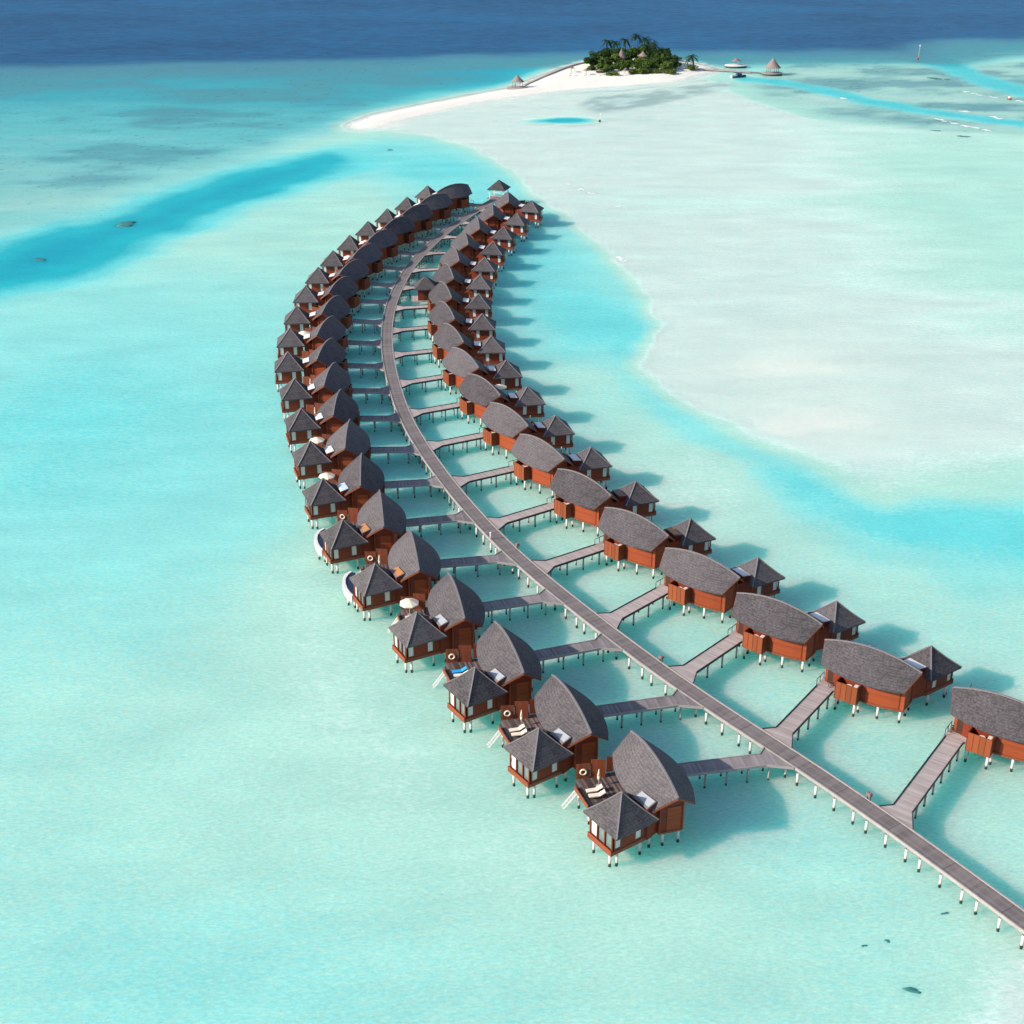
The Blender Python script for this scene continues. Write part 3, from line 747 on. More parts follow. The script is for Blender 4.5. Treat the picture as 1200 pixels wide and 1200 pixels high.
def strip(cross, name, mat, uv=False):
    b = MB(); k = len(cross); vs = []; fs = []
    for p, nr in zip(CS,NR):
        for c, z in cross: vs.append((p[0]+nr[0]*c-O.x, p[1]+nr[1]*c-O.y, z))
    for i in range(len(CS)-1):
        for j in range(k-1): fs.append((i*k+j,(i+1)*k+j,(i+1)*k+j+1,i*k+j+1))
    b.add(vs,fs); o = b.build(name,mat,jet)
    if uv:
        ul = o.data.uv_layers.new(name='plank')
        for p in o.data.polygons:
            for li in p.loop_indices:
                v = o.data.loops[li].vertex_index; ul.data[li].uv = (v//k*1.0, cross[v%k][0])
    return o
m, nt, out = new_mat('boardwalk_planks')
uvn = N(nt,'ShaderNodeUVMap'); uvn.uv_map = 'plank'
sp = N(nt,'ShaderNodeSeparateXYZ'); L(nt,uvn.outputs[0],sp.inputs[0])
mp = N(nt,'ShaderNodeMapping'); mp.inputs['Scale'].default_value=(4.5,.5,1); L(nt,uvn.outputs[0],mp.inputs[0])
g = noise(nt, mp.outputs[0], 1., 5, .7); big = noise(nt, uvn.outputs[0], .09, 3, .6)
fr_ = math_n(nt,'FRACT', math_n(nt,'MULTIPLY', sp.outputs[0], 5.))
gapf = math_n(nt,'MULTIPLY', maprange(nt, fr_, 0, .14, .6, 1.), maprange(nt, math_n(nt,'FRACT', math_n(nt,'MULTIPLY', sp.outputs[0], .125)), 0., .022, .35, 1.))
aby = math_n(nt,'ABSOLUTE', sp.outputs[1])
trk = math_n(nt,'SUBTRACT', 1., math_n(nt,'MULTIPLY', math_n(nt,'ABSOLUTE', math_n(nt,'SUBTRACT', aby, .55)), 3.6), True)
wn = N(nt,'ShaderNodeTexWhiteNoise'); wn.noise_dimensions = '1D'; L(nt, math_n(nt,'FLOOR', math_n(nt,'MULTIPLY', sp.outputs[0], 2.2)), wn.inputs['W'])
c = mixc(nt, math_n(nt,'ADD', math_n(nt,'ADD', math_n(nt,'MULTIPLY',g,.5), math_n(nt,'MULTIPLY',big,.6)), math_n(nt,'MULTIPLY', math_n(nt,'SUBTRACT', wn.outputs[0], .6), .4), True), (.095,.082,.082), (.25,.215,.21))
c = mixc(nt, math_n(nt,'MULTIPLY',trk,.4), c, (.25,.225,.22))
cm = N(nt,'ShaderNodeCombineColor')
for i in range(3): L(nt,gapf,cm.inputs[i])
c = mixc(nt, 1., c, cm.outputs[0], 'MULTIPLY')
princ(nt,out,c,.75,bump(nt,gapf,.3,.02),.3)
strip([(-1.12,2.4),(-.75,2.405),(-.35,2.405),(0,2.4),(.35,2.405),(.75,2.405),(1.12,2.4)],'deck',m,True)
strip([(-1.32,2.1),(-1.32,2.5),(-1.13,2.5),(-1.13,2.3)],'kerb','kerb'); strip([(1.13,2.3),(1.13,2.5),(1.32,2.5),(1.32,2.1)],'kerb','kerb')
strip([(1.25,2.09),(-1.25,2.09)],'underside','beam')
np_ = 0; rest = MB(); restb = MB(); cum = 0
caps = MB()
for i in range(2,len(CS)-1):
    cum += 1.0
    if i % 27 in (2,5,7,10,13,15,18,21,23,26):
        for s in (-1,1):
            x, y = CS[i]+NR[i]*s*1.12
            if y > 95 and np_ < 100:
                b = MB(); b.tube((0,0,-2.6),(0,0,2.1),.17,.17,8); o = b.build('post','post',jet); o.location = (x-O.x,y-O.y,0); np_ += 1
            elif y > 95: rest.tube((x-O.x,y-O.y,-3.2),(x-O.x,y-O.y,2.1),.16,.16,6)
        a = CS[i]-NR[i]*1.3; c2 = CS[i]+NR[i]*1.3
        caps.bar((a[0]-O.x,a[1]-O.y,1.95),(c2[0]-O.x,c2[1]-O.y,1.95),.22,.26)
o = rest.build('far_posts','post_grey',jet); o['kind'] = 'stuff'
caps.build('crossbeams','beam',jet)
tag(jet,'long curving grey plank boardwalk on white posts running between the two villa rows','boardwalk')

# side walkways
def walkway(side, i, V, yv, yj, x0, mat, name):
    a = R(V[2]-90); ex = np.array([math.cos(a),math.sin(a)]); ey = np.array([-math.sin(a),math.cos(a)])
    sgn = 1 if side == 'L' else -1
    S = np.array(V[:2])+ex*sgn*x0+ey*yv
    # far end: where the line meets the boardwalk edge
    tgt_dir = ex*sgn*13+ey*(yj-yv); tgt_dir /= np.hypot(*tgt_dir)
    best = None
    for k in range(len(CS)):
        v = CS[k]-S; al = v@tgt_dir; off = abs(v[0]*tgt_dir[1]-v[1]*tgt_dir[0])
        if al > 0 and (best is None or off < best[0]): best = (off,k,al)
    k = best[1]; eside = -1 if side == 'L' else 1
    E = CS[k]+NR[k]*eside*1.33; d = E-S; Ln = float(np.hypot(*d)); ang = math.atan2(d[1],d[0])
    root = empty('side_walkway',(float(S[0]),float(S[1]),0),ang)
    c, s = math.cos(-ang), math.sin(-ang)
    def loc(p): q = p-S; return (q[0]*c-q[1]*s, q[0]*s+q[1]*c)
    tg = TG[k]; e1 = loc(E+tg*2.5); e2 = loc(E-tg*2.5)
    if e1[1] < e2[1]: e1, e2 = e2, e1
    hw = 1.12; fx = Ln-2.1
    poly = [(0,-hw),(fx-.9*(e2[0]<Ln)*0,-hw),e2,e1,(fx,hw),(0,hw)]
    b = MB(); b.prism(poly,2.22,2.41); b.build('deck',mat,root)
    kerbm = 'darkkerb' if side == 'R' else 'kerb'
    for y, e in ((hw,e1),(-hw,e2)):
        b = MB(); off = .05 if y > 0 else -.05
        b.bar((0,y+off,2.36),(fx,y+off,2.36),.1,.34); b.bar((fx,y+off,2.36),(e[0]-.05,e[1]+off,2.36),.1,.34)
        b.build('edge_rail',kerbm,root)
    npst = max(2,int(Ln/2.6))
    b = MB()
    for j in range(npst):
        x = .8+(Ln-2.4)*j/max(1,npst-1); b.bar((x,-hw,2.1),(x,hw,2.1),.2,.22)
        for y in (-.95,.95):
            pb = MB(); pb.tube((0,0,-2.8),(0,0,2.05),.13,.13,7); o = pb.build('post','post_grey',root); o.location = (x,y,0)
    b.build('crossbeams','beam',root)
    tag(root, f'plank side walkway to the {name}', 'walkway', 'side walkways to the villas')
YJL = {0:3.7,1:4.2,2:5.3,3:5.8}; YJR = {0:4.75,1:4.8,2:5.9,3:5.4,4:6.6}
for side, VV in (('L',VL),('R',VR)):
    n = len(VV)
    for i, V in enumerate(VV):
        name = f'{ORD[n-i]} {WHERE[side]} villa from the end gazebo'
        walkway(side,i,V,4.75,(YJL.get(i,5.6) if side == 'L' else YJR.get(i,5.8)),2.35 if side == 'L' else 3.07,'walk_dark' if side == 'L' else 'walk_light',name)

# gazebo and service hut, lamp posts, boxes, bicycles
def hip_roof(b, h, ze, za, t=.16, mi=0):
    cs = [Vector((-h,-h,ze)),Vector((h,-h,ze)),Vector((h,h,ze)),Vector((-h,h,ze))]; A = Vector((0,0,za))
    for i in range(4):
        a, c = cs[i], cs[(i+1)%4]
        b.add([a,c,A],[(0,1,2)],mi); b.add([a,c,c-Vector((0,0,t)),a-Vector((0,0,t))],[(1,0,3,2)],mi)
    b.add([c-Vector((0,0,t)) for c in cs],[(3,2,1,0)],mi)
g = empty('end_gazebo',(-4.2,435.5,0),R(-18))
b = MB(); hip_roof(b,3.0,5.3,8.0); b.build('roof','shingle',g)
b = MB(); b.prism([(-3,-3),(3,-3),(3,3),(-3,3)],2.2,2.45); b.build('floor','walk_dark',g)
for x in (-2.3,2.3):
    for y in (-2.3,2.3):
        b = MB(); b.bar((x,y,2.45),(x,y,5.2),.26,.26); b.build('column','white',g); post(x,y,g,2.2)
b = MB()
for y in (-2.3,2.3): b.bar((-2.3,y,3.3),(2.3,y,3.3),.08,.1)
b.build('railing','white',g)
tag(g,'small open gazebo with hip roof and white columns at the boardwalk end','gazebo')
h_ = empty('service_hut',(-21.3,327.6,0),R(4))
b = MB(); hip_roof(b,2.9,5.3,8.0); b.build('roof','shingle',h_)
b = MB(); b.box(-2.0,2.0,-2.0,2.0,2.3,5.2); b.build('wall','wall',h_)
b = MB(); b.box(-3.6,2.2,-2.4,2.2,2.05,2.3); b.build('floor','walk_light',h_)
b = MB(); b.box(-.5,.5,-2.06,-2.002,2.3,4.4); b.build('door','darkwood',h_)
for x in (-1.8,1.8):
    for y in (-1.8,1.8): post(x,y,h_,2.05)
tag(h_,'small square hip roofed hut beside the boardwalk bend','hut')
def mk_sign():
    r = empty('junction_box')
    b = MB(); b.box(-.3,.3,-.22,.22,.55,1.0); b.build('cabinet','pink',r)
    b = MB(); b.bar((-.22,0,0),(-.22,0,.55),.09,.09); b.bar((.22,0,0),(.22,0,.55),.09,.09); b.build('stand','darkwood',r)
    return r
s0 = None
for (x, y, lab) in ((42.35,129.0,'small pinkish service box at the boardwalk edge, closest to the picture bottom'),(20.6,159.2,'small pinkish service box at the boardwalk edge by the third walkway'),(.9,192.6,'small pinkish service box at the boardwalk edge, farthest up the boardwalk')):
    k = int(np.argmin(np.hypot(*(CS-np.array([x,y])).T))); p = CS[k]+NR[k]*1.2
    o = mk_sign() if s0 is None else copy_tree(s0); s0 = s0 or o
    o.location = (float(p[0]),float(p[1]),2.5); o.rotation_euler = (0,0,math.atan2(TG[k][1],TG[k][0]))
    tag(o,lab,'service box','service boxes on the boardwalk')
k = int(np.argmin(np.hypot(*(CS-np.array([-4.2,196.5])).T))); p = CS[k]-NR[k]*1.2
g = empty('bollard_light',(float(p[0]),float(p[1]),2.5))
b = MB(); b.tube((0,0,0),(0,0,.95),.13,.11,10); b.build('column','white',g)
b = MB(); b.tube((0,0,.95),(0,0,1.15),.2,.14,10); b.build('cap','white',g)
tag(g,'short white bollard light on the boardwalk kerb','bollard')
def mk_bike():
    r = empty('bicycle')
    for x in (-.5,.5):
        b = MB(); n = 14
        for i in range(n):
            a0, a1 = 2*math.pi*i/n, 2*math.pi*(i+1)/n
            b.bar((x+.33*math.cos(a0),0,.34+.33*math.sin(a0)),(x+.33*math.cos(a1),0,.34+.33*math.sin(a1)),.05,.05,up=(0,1,0))
        for i in range(4): b.bar((x-.3*math.cos(i*.785),0,.34-.3*math.sin(i*.785)),(x+.3*math.cos(i*.785),0,.34+.3*math.sin(i*.785)),.012,.012,up=(0,1,0))
        b.build('wheel','black',r)
    b = MB()
    for a, c in (((-.5,.34),(-.1,.34)),((-.1,.34),(-.25,.85)),((-.5,.34),(-.22,.75)),((-.22,.75),(.35,.8)),((-.1,.34),(.35,.75)),((.35,.92),(.5,.34))): b.bar((a[0],0,a[1]),(c[0],0,c[1]),.045,.045,up=(0,1,0))
    b.build('frame','black',r)
    b = MB(); b.bar((.33,-.28,.98),(.33,.28,.98),.04,.04); b.build('handlebar','black',r)
    b = MB(); b.box(-.38,-.14,-.07,.07,.86,.93); b.build('saddle','black',r)
    return r
bk = mk_bike(); put(bk,VR[1],2.35,3.75,2.42,R(80),True); tag(bk,'dark bicycle leaning by the box enclosure of the second villa up the sandbank row','bicycle','bicycles parked on villa landings')
b2 = copy_tree(bk); put(b2,VR[0],1.3,5.55,2.42,R(10),True); tag(b2,'dark bicycle on the landing of the villa cut off by the picture edge','bicycle','bicycles parked on villa landings')

# ------------------------------------------------------------------ island
def crown(n, rx, ry, rz, zc, leaf, lobes, rr):
    b = MB(); L_ = [(rr.uniform(-.6,.6)*rx,rr.uniform(-.6,.6)*ry,zc+rr.uniform(-.45,.6)*rz,rr.uniform(.38,.62)) for _ in range(lobes)]
    for _ in range(n):
        cx,cy,cz,s = rr.choice(L_)
        d = Vector((rr.gauss(0,1),rr.gauss(0,1),rr.gauss(0,1))).normalized()*(rr.random()**.35)
        p = Vector((cx+d.x*rx*s,cy+d.y*ry*s,max(.2,cz+d.z*rz*s)))
        nrm = (d+Vector((rr.gauss(0,.5),rr.gauss(0,.5),rr.gauss(.4,.5)))).normalized()
        u = nrm.cross(Vector((rr.gauss(0,1),rr.gauss(0,1),rr.gauss(0,1)))).normalized(); w = nrm.cross(u); z = leaf*rr.uniform(.6,1.3)
        b.add([p-u*z-w*z*.5,p+u*z*.3-w*z*.7,p+u*z+w*z*.4,p-u*z*.2+w*z*.8],[(0,1,2,3)])
    return b
def tree(x, y, z, h, r, mat, label, seed, group='broadleaf trees on the island', n=1150):
    rr = random.Random(seed); t = empty('broadleaf_tree',(x,y,z),rr.uniform(0,6))
    b = MB(); b.tube((0,0,-.5),(.1,.1,h*.5),.28,.16,7)
    for k in range(4):
        a = k*1.6+rr.random(); b.tube((.1,.1,h*.4),(math.cos(a)*r*.55,math.sin(a)*r*.55,h*rr.uniform(.6,.8)),.14,.05,5)
    b.build('trunk','bark',t)
    crown(n,r*1.2,r*1.2,h*.46,h*.52,.55,10,rr).build('crown',mat,t)
    tag(t,label,'tree',group)
def palm(x, y, z, h, label, seed):
    rr = random.Random(seed); t = empty('coconut_palm',(x,y,z),rr.uniform(0,6)); lx, ly = rr.uniform(-1,1), rr.uniform(-1,1)
    b = MB(); prev = Vector((0,0,-.4))
    for k in range(1,7):
        q = k/6; p = Vector((lx*q*q,ly*q*q,h*q)); b.tube(prev,p,.22-.1*(k-1)/6,.22-.1*k/6,7); prev = p
    b.build('trunk','bark',t)
    b = MB(); top = Vector((lx,ly,h))
    for i in range(22):
        a = i*2.4+rr.random()*.4; el = rr.uniform(-.5,1.1); ln = rr.uniform(3.2,4.3)
        dirh = Vector((math.cos(a),math.sin(a),0)); side = Vector((-math.sin(a),math.cos(a),0)); pts = []
        for k in range(7):
            q = k/6; pts.append(top+dirh*ln*q*math.cos(el*.6)+Vector((0,0,ln*(math.sin(el)*q-.75*q*q))))
        for k in range(6):
            w = .55*(1-abs(k/6-.4)); dn = Vector((0,0,-.3*w))
            mid = (pts[k]+pts[k+1])/2
            for sg in (-1,1): b.add([pts[k],pts[k+1],mid+side*sg*w*1.3+dn+dirh*.25],[(0,1,2)])
            for sg in (-1,1): b.add([mid,pts[k+1]+(pts[k+1]-mid)*.3,pts[k+1]+side*sg*w*1.2+dn+dirh*.2],[(0,1,2)])
    b.build('crown','palm',t)
    tag(t,label,'palm tree','coconut palms on the island')
TREES = [(44,738,7.6,4.6,'leaf_dark','dark rounded tree at the channel end of the island trees'),(48,726,6.2,4.0,'leaf','low bright green tree in front at the channel end of the island'),
(50,748,8.8,4.4,'leaf_dark','dark tree below the first pair of palms, behind the front row'),(56,722,5.2,4.2,'leaf','green tree in front of the pointed thatched hut'),(60,741,8.8,4.4,'leaf_dark','tree growing just behind the pointed thatched hut'),
(63,720,5.0,4.2,'leaf','pale green tree at the middle of the island front row'),(66,731,6.2,4.0,'leaf','mid green tree beside the smaller thatched roof'),(71,748,9.8,4.6,'leaf_dark','tall dark tree under the highest palms'),
(70,721,5.2,4.0,'leaf','green tree in front of the smaller thatched roof'),(77,744,8.4,4.8,'leaf_dark','big dark domed tree at the boat end of the island'),(76,729,6.6,4.4,'leaf','grey green tree right behind the last front shrubs'),
(82,737,6.4,4.0,'leaf_dark','dark tree at the boat end edge of the grove'),(78,719,4.8,3.6,'leaf','small green tree at the boat end of the front row'),(83,727,4.6,3.2,'leaf_dark','short dark tree nearest the boat jetty')]
TREES += [(41,731,5.4,3.6,'leaf_dark','low dark tree at the seawall end of the grove, behind the first shrub'),(54,733,6.6,4.2,'leaf','mid height tree between the pointed hut and the seawall end'),(55,744,8.6,4.2,'leaf_dark','tall tree behind the pointed hut toward the first palms'),(65,741,8.8,4.2,'leaf','green tree rising behind the smaller thatched roof'),(73,737,7.4,4.2,'leaf_dark','dark tree between the smaller thatched roof and the big dome'),(47,718,3.8,3.2,'leaf','small green tree behind the first beach parasols'),(66,716,4.0,3.4,'leaf','small pale tree at the beach front right of the middle parasol')]
for k, (x,y,h,r,mm,lab) in enumerate(TREES): tree(x,y,.7,h,r,mm,lab,100+k)
SHR = [(41,722,2.2,2.6,'low shrub at the channel end of the beach trees'),(46,712,2.1,2.8,'shrub between the first two thatched parasols'),(50.5,704,2.0,2.8,'yellow green shrub jutting out onto the beach'),(61,709,2.2,3.0,'broad shrub beside the middle parasol'),(67,711,2.2,2.8,'shrub on the beach edge below the smaller thatched roof'),(73,711,2.0,2.8,'shrub near the boat end of the beach edge'),(79,711,2.1,2.8,'last shrub of the beach edge before the bare sand'),(90.5,724,2.3,3.3,'lone round shrub on the sand by the boat jetty')]
for k, (x,y,h,r,lab) in enumerate(SHR):
    rr = random.Random(300+k); t = empty('beach_shrub',(x,y,.6),rr.uniform(0,6))
    b = MB()
    for q in range(5): b.tube((0,0,-.3),(math.cos(q*1.3)*r*.4,math.sin(q*1.3)*r*.4,h*.6),.07,.03,5)
    b.build('stem','bark',t); crown(520,r*1.25,r*1.1,h*.6,h*.5,.42,8,rr).build('foliage','shrub',t)
    tag(t,lab,'shrub','beach shrubs on the island')
for k, (x,y,h,lab) in enumerate(((50.5,752,10.4,'palm at the channel end of the tall palms'),(54,751,10.0,'palm beside the first, slightly lower'),(59.5,757,10.4,'slender palm standing apart between the two palm clumps'),(66.5,758,12.4,'highest palm on the island'),(70,757,11.2,'palm leaning next to the highest palm'),(73,752,9.6,'shorter palm at the boat end of the palm clump'),(91.4,727.5,6.0,'lone small palm behind the round shrub on the sand'))):
    palm(x,y,.7,h,lab,400+k)
def cone_roof(b, r, z0, z1, n=14, dip=.25):
    rows = 5; vs = []; fs = []
    for j in range(rows):
        s = j/(rows-1)*.97
        for i in range(n): a = 2*math.pi*i/n; vs.append((r*(1-s)*math.cos(a),r*(1-s)*math.sin(a),z0+(z1-z0)*s-dip*math.sin(math.pi*s)))
    for j in range(rows-1):
        for i in range(n): fs.append((j*n+i,j*n+(i+1)%n,(j+1)*n+(i+1)%n,(j+1)*n+i))
    b.add(vs,fs,0,True); b.add([v for v in vs[:n]],[tuple(range(n-1,-1,-1))])
def hut(name, x, y, z, r, z0, z1, lab, cat, open_=True, base=None):
    t = empty(name,(x,y,z)); b = MB(); cone_roof(b,r,z0,z1); b.build('roof','thatch',t)
    if open_:
        for i in range(6):
            a = i*math.pi/3; b = MB(); b.tube((r*.7*math.cos(a),r*.7*math.sin(a),.1),(r*.7*math.cos(a),r*.7*math.sin(a),z0+.3),.11,.1,7); b.build('column','bark',t)
    else:
        b = MB(); b.tube((0,0,-.3),(0,0,z0+.2),r*.72,r*.72,14); b.build('wall','rim',t)
    if base:
        b = MB(); n = 18; pr_, pz0, pz1 = base
        b.prism([(pr_*math.cos(2*math.pi*i/n),pr_*math.sin(2*math.pi*i/n)*.8) for i in range(n)],pz0,pz1-.25); b.build('stone_base','darkstone',t)
        b = MB(); b.prism([(pr_*1.03*math.cos(2*math.pi*i/n),pr_*1.03*math.sin(2*math.pi*i/n)*.83) for i in range(n)],pz1-.25,pz1); b.build('floor','kerb',t)
    tag(t,lab,cat)
hut('thatched_hut',56.3,733,.7,2.6,4.6,9.4,'pointed thatched hut among the island trees','hut',False)
hut('thatched_hut',67.5,736,.7,2.8,5.2,7.6,'smaller thatched roof half hidden in the island trees','hut',False)
hut('thatched_gazebo',2.6,668,.4,3.2,2.9,6.2,'thatched gazebo on a round stone base at the seawall tip','gazebo',True,(5.0,-1.2,.35))
hut('thatched_gazebo',130.4,711,.4,4.2,3.2,8.0,'large thatched gazebo on the head of the island jetty','gazebo',True,(5.0,-1.6,.75))
def beach_par(x, y, lab):
    t = empty('thatched_parasol',(x,y,.6)); b = MB(); b.tube((0,0,-.3),(0,0,2.4),.09,.08,7); b.build('pole','bark',t)
    b = MB(); cone_roof(b,1.7,2.2,3.1,12,.05); b.build('canopy','thatch',t); tag(t,lab,'parasol','thatched parasols on the beach')
for x,y,lab in ((30,715,'thatched parasol standing alone on the open sand'),(37,707,'thatched parasol at the channel end of the shrubs'),(43.5,706.5,'thatched parasol second along the shrubs'),(56.2,706.5,'thatched parasol past the jutting shrub')): beach_par(x,y,lab)
lg0 = PROTO['lg']
for x,y,lab in ((28.6,704,'pale sun lounger on open sand nearest the seawall'),(31.4,704,'pale sun lounger on open sand, second from the seawall'),(29,711.5,'pale sun lounger under the lone thatched parasol'),(36,705,'pale sun lounger under the parasol at the channel end of the shrubs'),(38.4,705,'pale sun lounger right of the parasol pole at the channel end'),(43.5,704.3,'pale sun lounger under the second parasol along the shrubs'),(56.2,704.3,'pale sun lounger under the parasol past the jutting shrub')):
    o = copy_tree(lg0); o.location = (x,y,.62); o.rotation_euler = (0,0,R(80)); tag(o,lab,'sun lounger','sun loungers on the beach')
b = MB()
pl = [(5.5,674.5),(12,693),(19,712),(26,730),(33,745),(40,754)]
for a, c in zip(pl[:-1],pl[1:]):
    b.bar((a[0],a[1],-.2),(c[0],c[1],-.2),1.3,2.0)
sw = b.build('seawall','stone'); tag(sw,'low pale seawall along the ocean edge of the beach','seawall')
b = MB(); b.bar((90,731,.55),(121,717,.55),2.6,.3); jt = empty('island_jetty',(90,731,0)); b2_ = MB(); 
o = b.build('deck','kerb',jt); o.location = (-90,-731,0)
b = MB(); b.bar((94,729.2,-.7),(121,717,-.7),2.3,2.2); o = b.build('stone_base','darkstone',jt); o.location = (-90,-731,0)
b = MB(); b.bar((121,717,.5),(127,712.6,.5),1.6,.25); o = b.build('bridge','beam',jt); o.location = (-90,-731,0)
tag(jt,'pale topped island jetty leading out to the large thatched gazebo','jetty')
t = empty('floating_platform',(116,737,0)); n = 20
b = MB(); b.prism([(5.6*math.cos(2*math.pi*i/n),3.4*math.sin(2*math.pi*i/n)) for i in range(n)],-.8,.95); b.build('hull','darkstone',t)
b = MB(); b.prism([(5.8*math.cos(2*math.pi*i/n),3.6*math.sin(2*math.pi*i/n)) for i in range(n)],.95,1.4); b.build('deck','white',t)
b = MB(); b.tube((0,0,1.4),(0,0,3.6),.1,.09,7); b.build('pole','bark',t)
b = MB(); cone_roof(b,2.6,3.3,4.9,12,.1); b.build('canopy','thatch',t)
tag(t,'white topped oval platform with thatched parasol moored off the island jetty','platform')
b = MB(); t = empty('breakwater',(87,768,0)); b = MB(); b.box(-4.5,4.5,-1.5,1.5,-3,1.0); b.build('stone_base','darkstone',t)
b = MB(); b.box(-4.2,2.2,-1.3,1.3,1.0,1.35); b.build('deck','kerb',t); tag(t,'short dark breakwater with pale top behind the island trees','breakwater')
def boat(x, y, rz):
    t = empty('speedboat',(x,y,0),rz); ln = 8.; st = []
    for k in range(9):
        q = k/8; w = 1.25*math.sin(min(1,(1-q)*1.5+.08)*math.pi/2); st.append((-ln/2+ln*q,w))
    vs = []; fs = []
    for x_, w in st: vs += [(x_,-w,1.05),(x_,-w*.75,-.25),(x_,0,-.45),(x_,w*.75,-.25),(x_,w,1.05)]
    for k in range(8):
        for j in range(4): fs.append((k*5+j,k*5+j+1,(k+1)*5+j+1,(k+1)*5+j))
    fs.append((4,3,2,1,0)); b = MB(); b.add(vs,fs,0); b.build('hull','navy',t)
    b = MB(); b.add([(x_,s*w*.97,.85) for x_,w in st for s in (-1,1)],[(2*k,2*k+2,2*k+3,2*k+1) for k in range(8)]); b.build('deck','white',t)
    b = MB(); b.box(-1.4,1.2,-.85,.85,.85,1.9); b.build('cabin','navy',t)
    b = MB(); b.box(-2.0,1.4,-1.05,1.05,2.25,2.4); b.build('canopy','navy',t)
    b = MB()
    for xx in (-1.9,1.3):
        for yy in (-.95,.95): b.bar((xx,yy,1.0),(xx,yy,2.25),.06,.06)
    b.build('canopy_frame','white',t)
    b = MB(); b.box(-4.5,-4.0,-.6,-.2,-.3,1.3); b.box(-4.5,-4.0,.2,.6,-.3,1.3); b.build('outboard_motor','white',t)
    tag(t,'dark blue speedboat moored beside the island jetty','boat')
boat(112.5,703,R(24))
t = empty('channel_marker',(217.7,765,0)); b = MB(); b.tube((0,0,-3),(.5,0,7.8),.2,.15,8); b.build('pole','kerb',t)
b = MB(); b.tube((0,0,-2.5),(0,0,1.1),.9,.6,10); b.build('foot','rust',t)
b = MB(); b.box(.1,.8,-.25,.25,7.0,7.7); b.build('topmark','white',t); tag(t,'tall white channel marker pole on a rusty foot at the reef edge','marker')
t = empty('reef_beacon',(225,637,0)); b = MB(); b.tube((0,0,-2),(0,0,.7),1.2,1.0,10); b.build('foot','rust',t)
b = MB(); b.tube((0,0,.7),(0,0,1.4),.8,.55,10); b.build('cap','cream',t); tag(t,'squat rusty reef beacon with pale cap amid white surf','beacon')
t = empty('flag_buoy',(36.5,582,0)); b = MB(); b.tube((0,0,-.3),(0,0,.7),.55,.4,10); b.build('float','leaf_dark',t)
b = MB(); b.tube((0,0,.7),(.2,0,3.4),.07,.06,6); b.build('pole','white',t); b = MB(); b.box(.1,.15,-.0,.9,2.3,3.3); b.build('flag','white',t)
tag(t,'small buoy with white flag near the round blue pool','buoy')
# surf and coral
b = MB(); rr = random.Random(5)
for x,y,l,a in ((180,585,9,-62),(184,577,9,-62),(188,570,7,-62),(192,563,4,-60),(215,651,6,-70),(219,645,8,-60),(229,633,6,-60),(18.8,465,3,-55),(23,457,2.5,-55),(26,452,2.5,-55),(34.5,433,2,-40),(31.2,370,1.6,-20),(30,373,1,0),(205,591,5,-60),(196,606,4,-50),(212,660,3,-60),(150,640,2,0)):
    for q in range(7):
        t_ = rr.uniform(-.5,.5)*l; cx = x+math.cos(R(a))*t_+rr.gauss(0,.5); cy = y+math.sin(R(a))*t_+rr.gauss(0,.6); r_ = rr.uniform(.3,1.1)*(1 if y > 500 else .55)
        n = 7; b.add([(cx+r_*rr.uniform(.5,1.3)*math.cos(2*math.pi*i/n)*1.5,cy+r_*rr.uniform(.5,1.3)*math.sin(2*math.pi*i/n),.03+.004*q) for i in range(n)],[tuple(range(n))])
o = b.build('surf_foam','foam'); o['kind'] = 'stuff'
CORAL = [(-117,410,4.2,2.2,'dark coral patch under the water in the blue channel'),(40.1,101.9,1.05,.26,'dark narrow coral clump near the lower picture edge'),(39.3,108.8,.4,.2,'small dark coral clump between the boardwalk and the lower edge'),(36.7,108.1,.34,.16,'tiny dark coral clump beside the small one'),(-131,371,2.2,1.2,'dark coral patch at the picture edge of the blue channel'),(46.5,112.9,.42,.2,'dark coral clump close to the boardwalk posts'),(-46,523,2.0,.8,'small dark coral patch at the tip of the blue channel'),(171,562,2.6,1.2,'dark coral patch below the white surf line'),(178,550,3.2,1.2,'larger dark coral patch farther below the surf line'),(208.5,700,5.5,2.0,'dark coral patch between the two far channels'),(214,697,2.6,1.4,'dark coral patch beside the bigger one between the channels')]
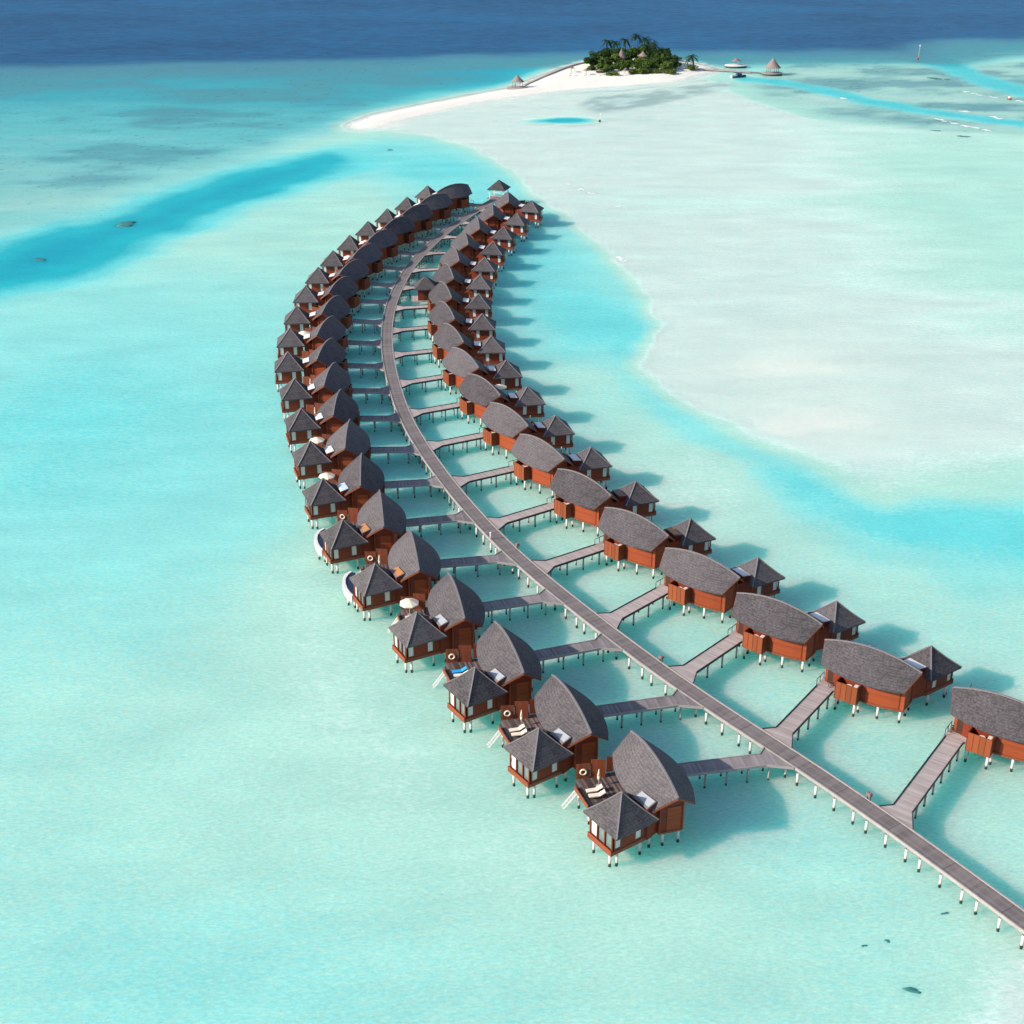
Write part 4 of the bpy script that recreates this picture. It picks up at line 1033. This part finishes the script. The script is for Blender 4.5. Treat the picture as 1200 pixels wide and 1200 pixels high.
for k, (x,y,rx,ry,lab) in enumerate(CORAL):
    rr = random.Random(500+k); z = bed_z(x,y); b = MB(); n, m_ = 12, 4; vs = []; fs = []
    ph = rr.uniform(0,6)
    for j in range(m_+1):
        s = j/m_
        for i in range(n):
            a = 2*math.pi*i/n; w = (1+.4*math.sin(a*2+ph)+.42*rr.uniform(-1,1))*math.cos(s*math.pi/2*.95)
            vs.append((rx*.8*w*math.cos(a),ry*.8*w*math.sin(a)*1.6,-.12+.5*min(1,s*3)*.36+s*.05*rr.uniform(.5,1.1)))
    for j in range(m_):
        for i in range(n): fs.append((j*n+i,j*n+(i+1)%n,(j+1)*n+(i+1)%n,(j+1)*n+i))
    fs.append(tuple(m_*n+i for i in range(n))); b.add(vs,fs,0,True)
    o = b.build('coral_patch','coral'); o.location = (x,y,-.03); tag(o,lab,'coral','dark coral patches under the water')

# ------------------------------------------------------------------ light, sky, camera
AZ, EL = 198.0, 28.5
s = Vector((math.cos(R(EL))*math.cos(R(AZ)),math.cos(R(EL))*math.sin(R(AZ)),math.sin(R(EL))))
sun = bpy.data.lights.new('sun','SUN'); sun.energy = 4.6; sun.angle = R(.53); sun.color = (1.0,.90,.78)
so = bpy.data.objects.new('sun',sun); COL.objects.link(so); so.rotation_euler = s.to_track_quat('Z','Y').to_euler()
w = bpy.data.worlds.new('World'); scene.world = w; w.use_nodes = True; nt = w.node_tree; nt.nodes.clear()
st = nt.nodes.new('ShaderNodeTexSky'); st.sky_type = 'NISHITA'; st.sun_disc = False; st.sun_elevation = R(EL); st.sun_rotation = R((90-AZ)%360)
bg = nt.nodes.new('ShaderNodeBackground'); bg.inputs[1].default_value = .13
wo = nt.nodes.new('ShaderNodeOutputWorld'); nt.links.new(st.outputs[0],bg.inputs[0]); nt.links.new(bg.outputs[0],wo.inputs[0])
cam = bpy.data.cameras.new('camera'); cam.sensor_width = 36; cam.lens = 48.0; cam.clip_start = 1; cam.clip_end = 20000
co_ = bpy.data.objects.new('camera',cam); COL.objects.link(co_); co_.location = (0,0,103); co_.rotation_euler = (R(90-25.989),0,0)
scene.camera = co_
vs_ = scene.view_settings; vs_.view_transform = 'Standard'; vs_.look = 'None'; vs_.exposure = .46; vs_.gamma = 1.0
scene.cycles.max_bounces = 8; scene.cycles.transparent_max_bounces = 12; scene.cycles.use_denoising = True
scene.cycles.sample_clamp_indirect = 6
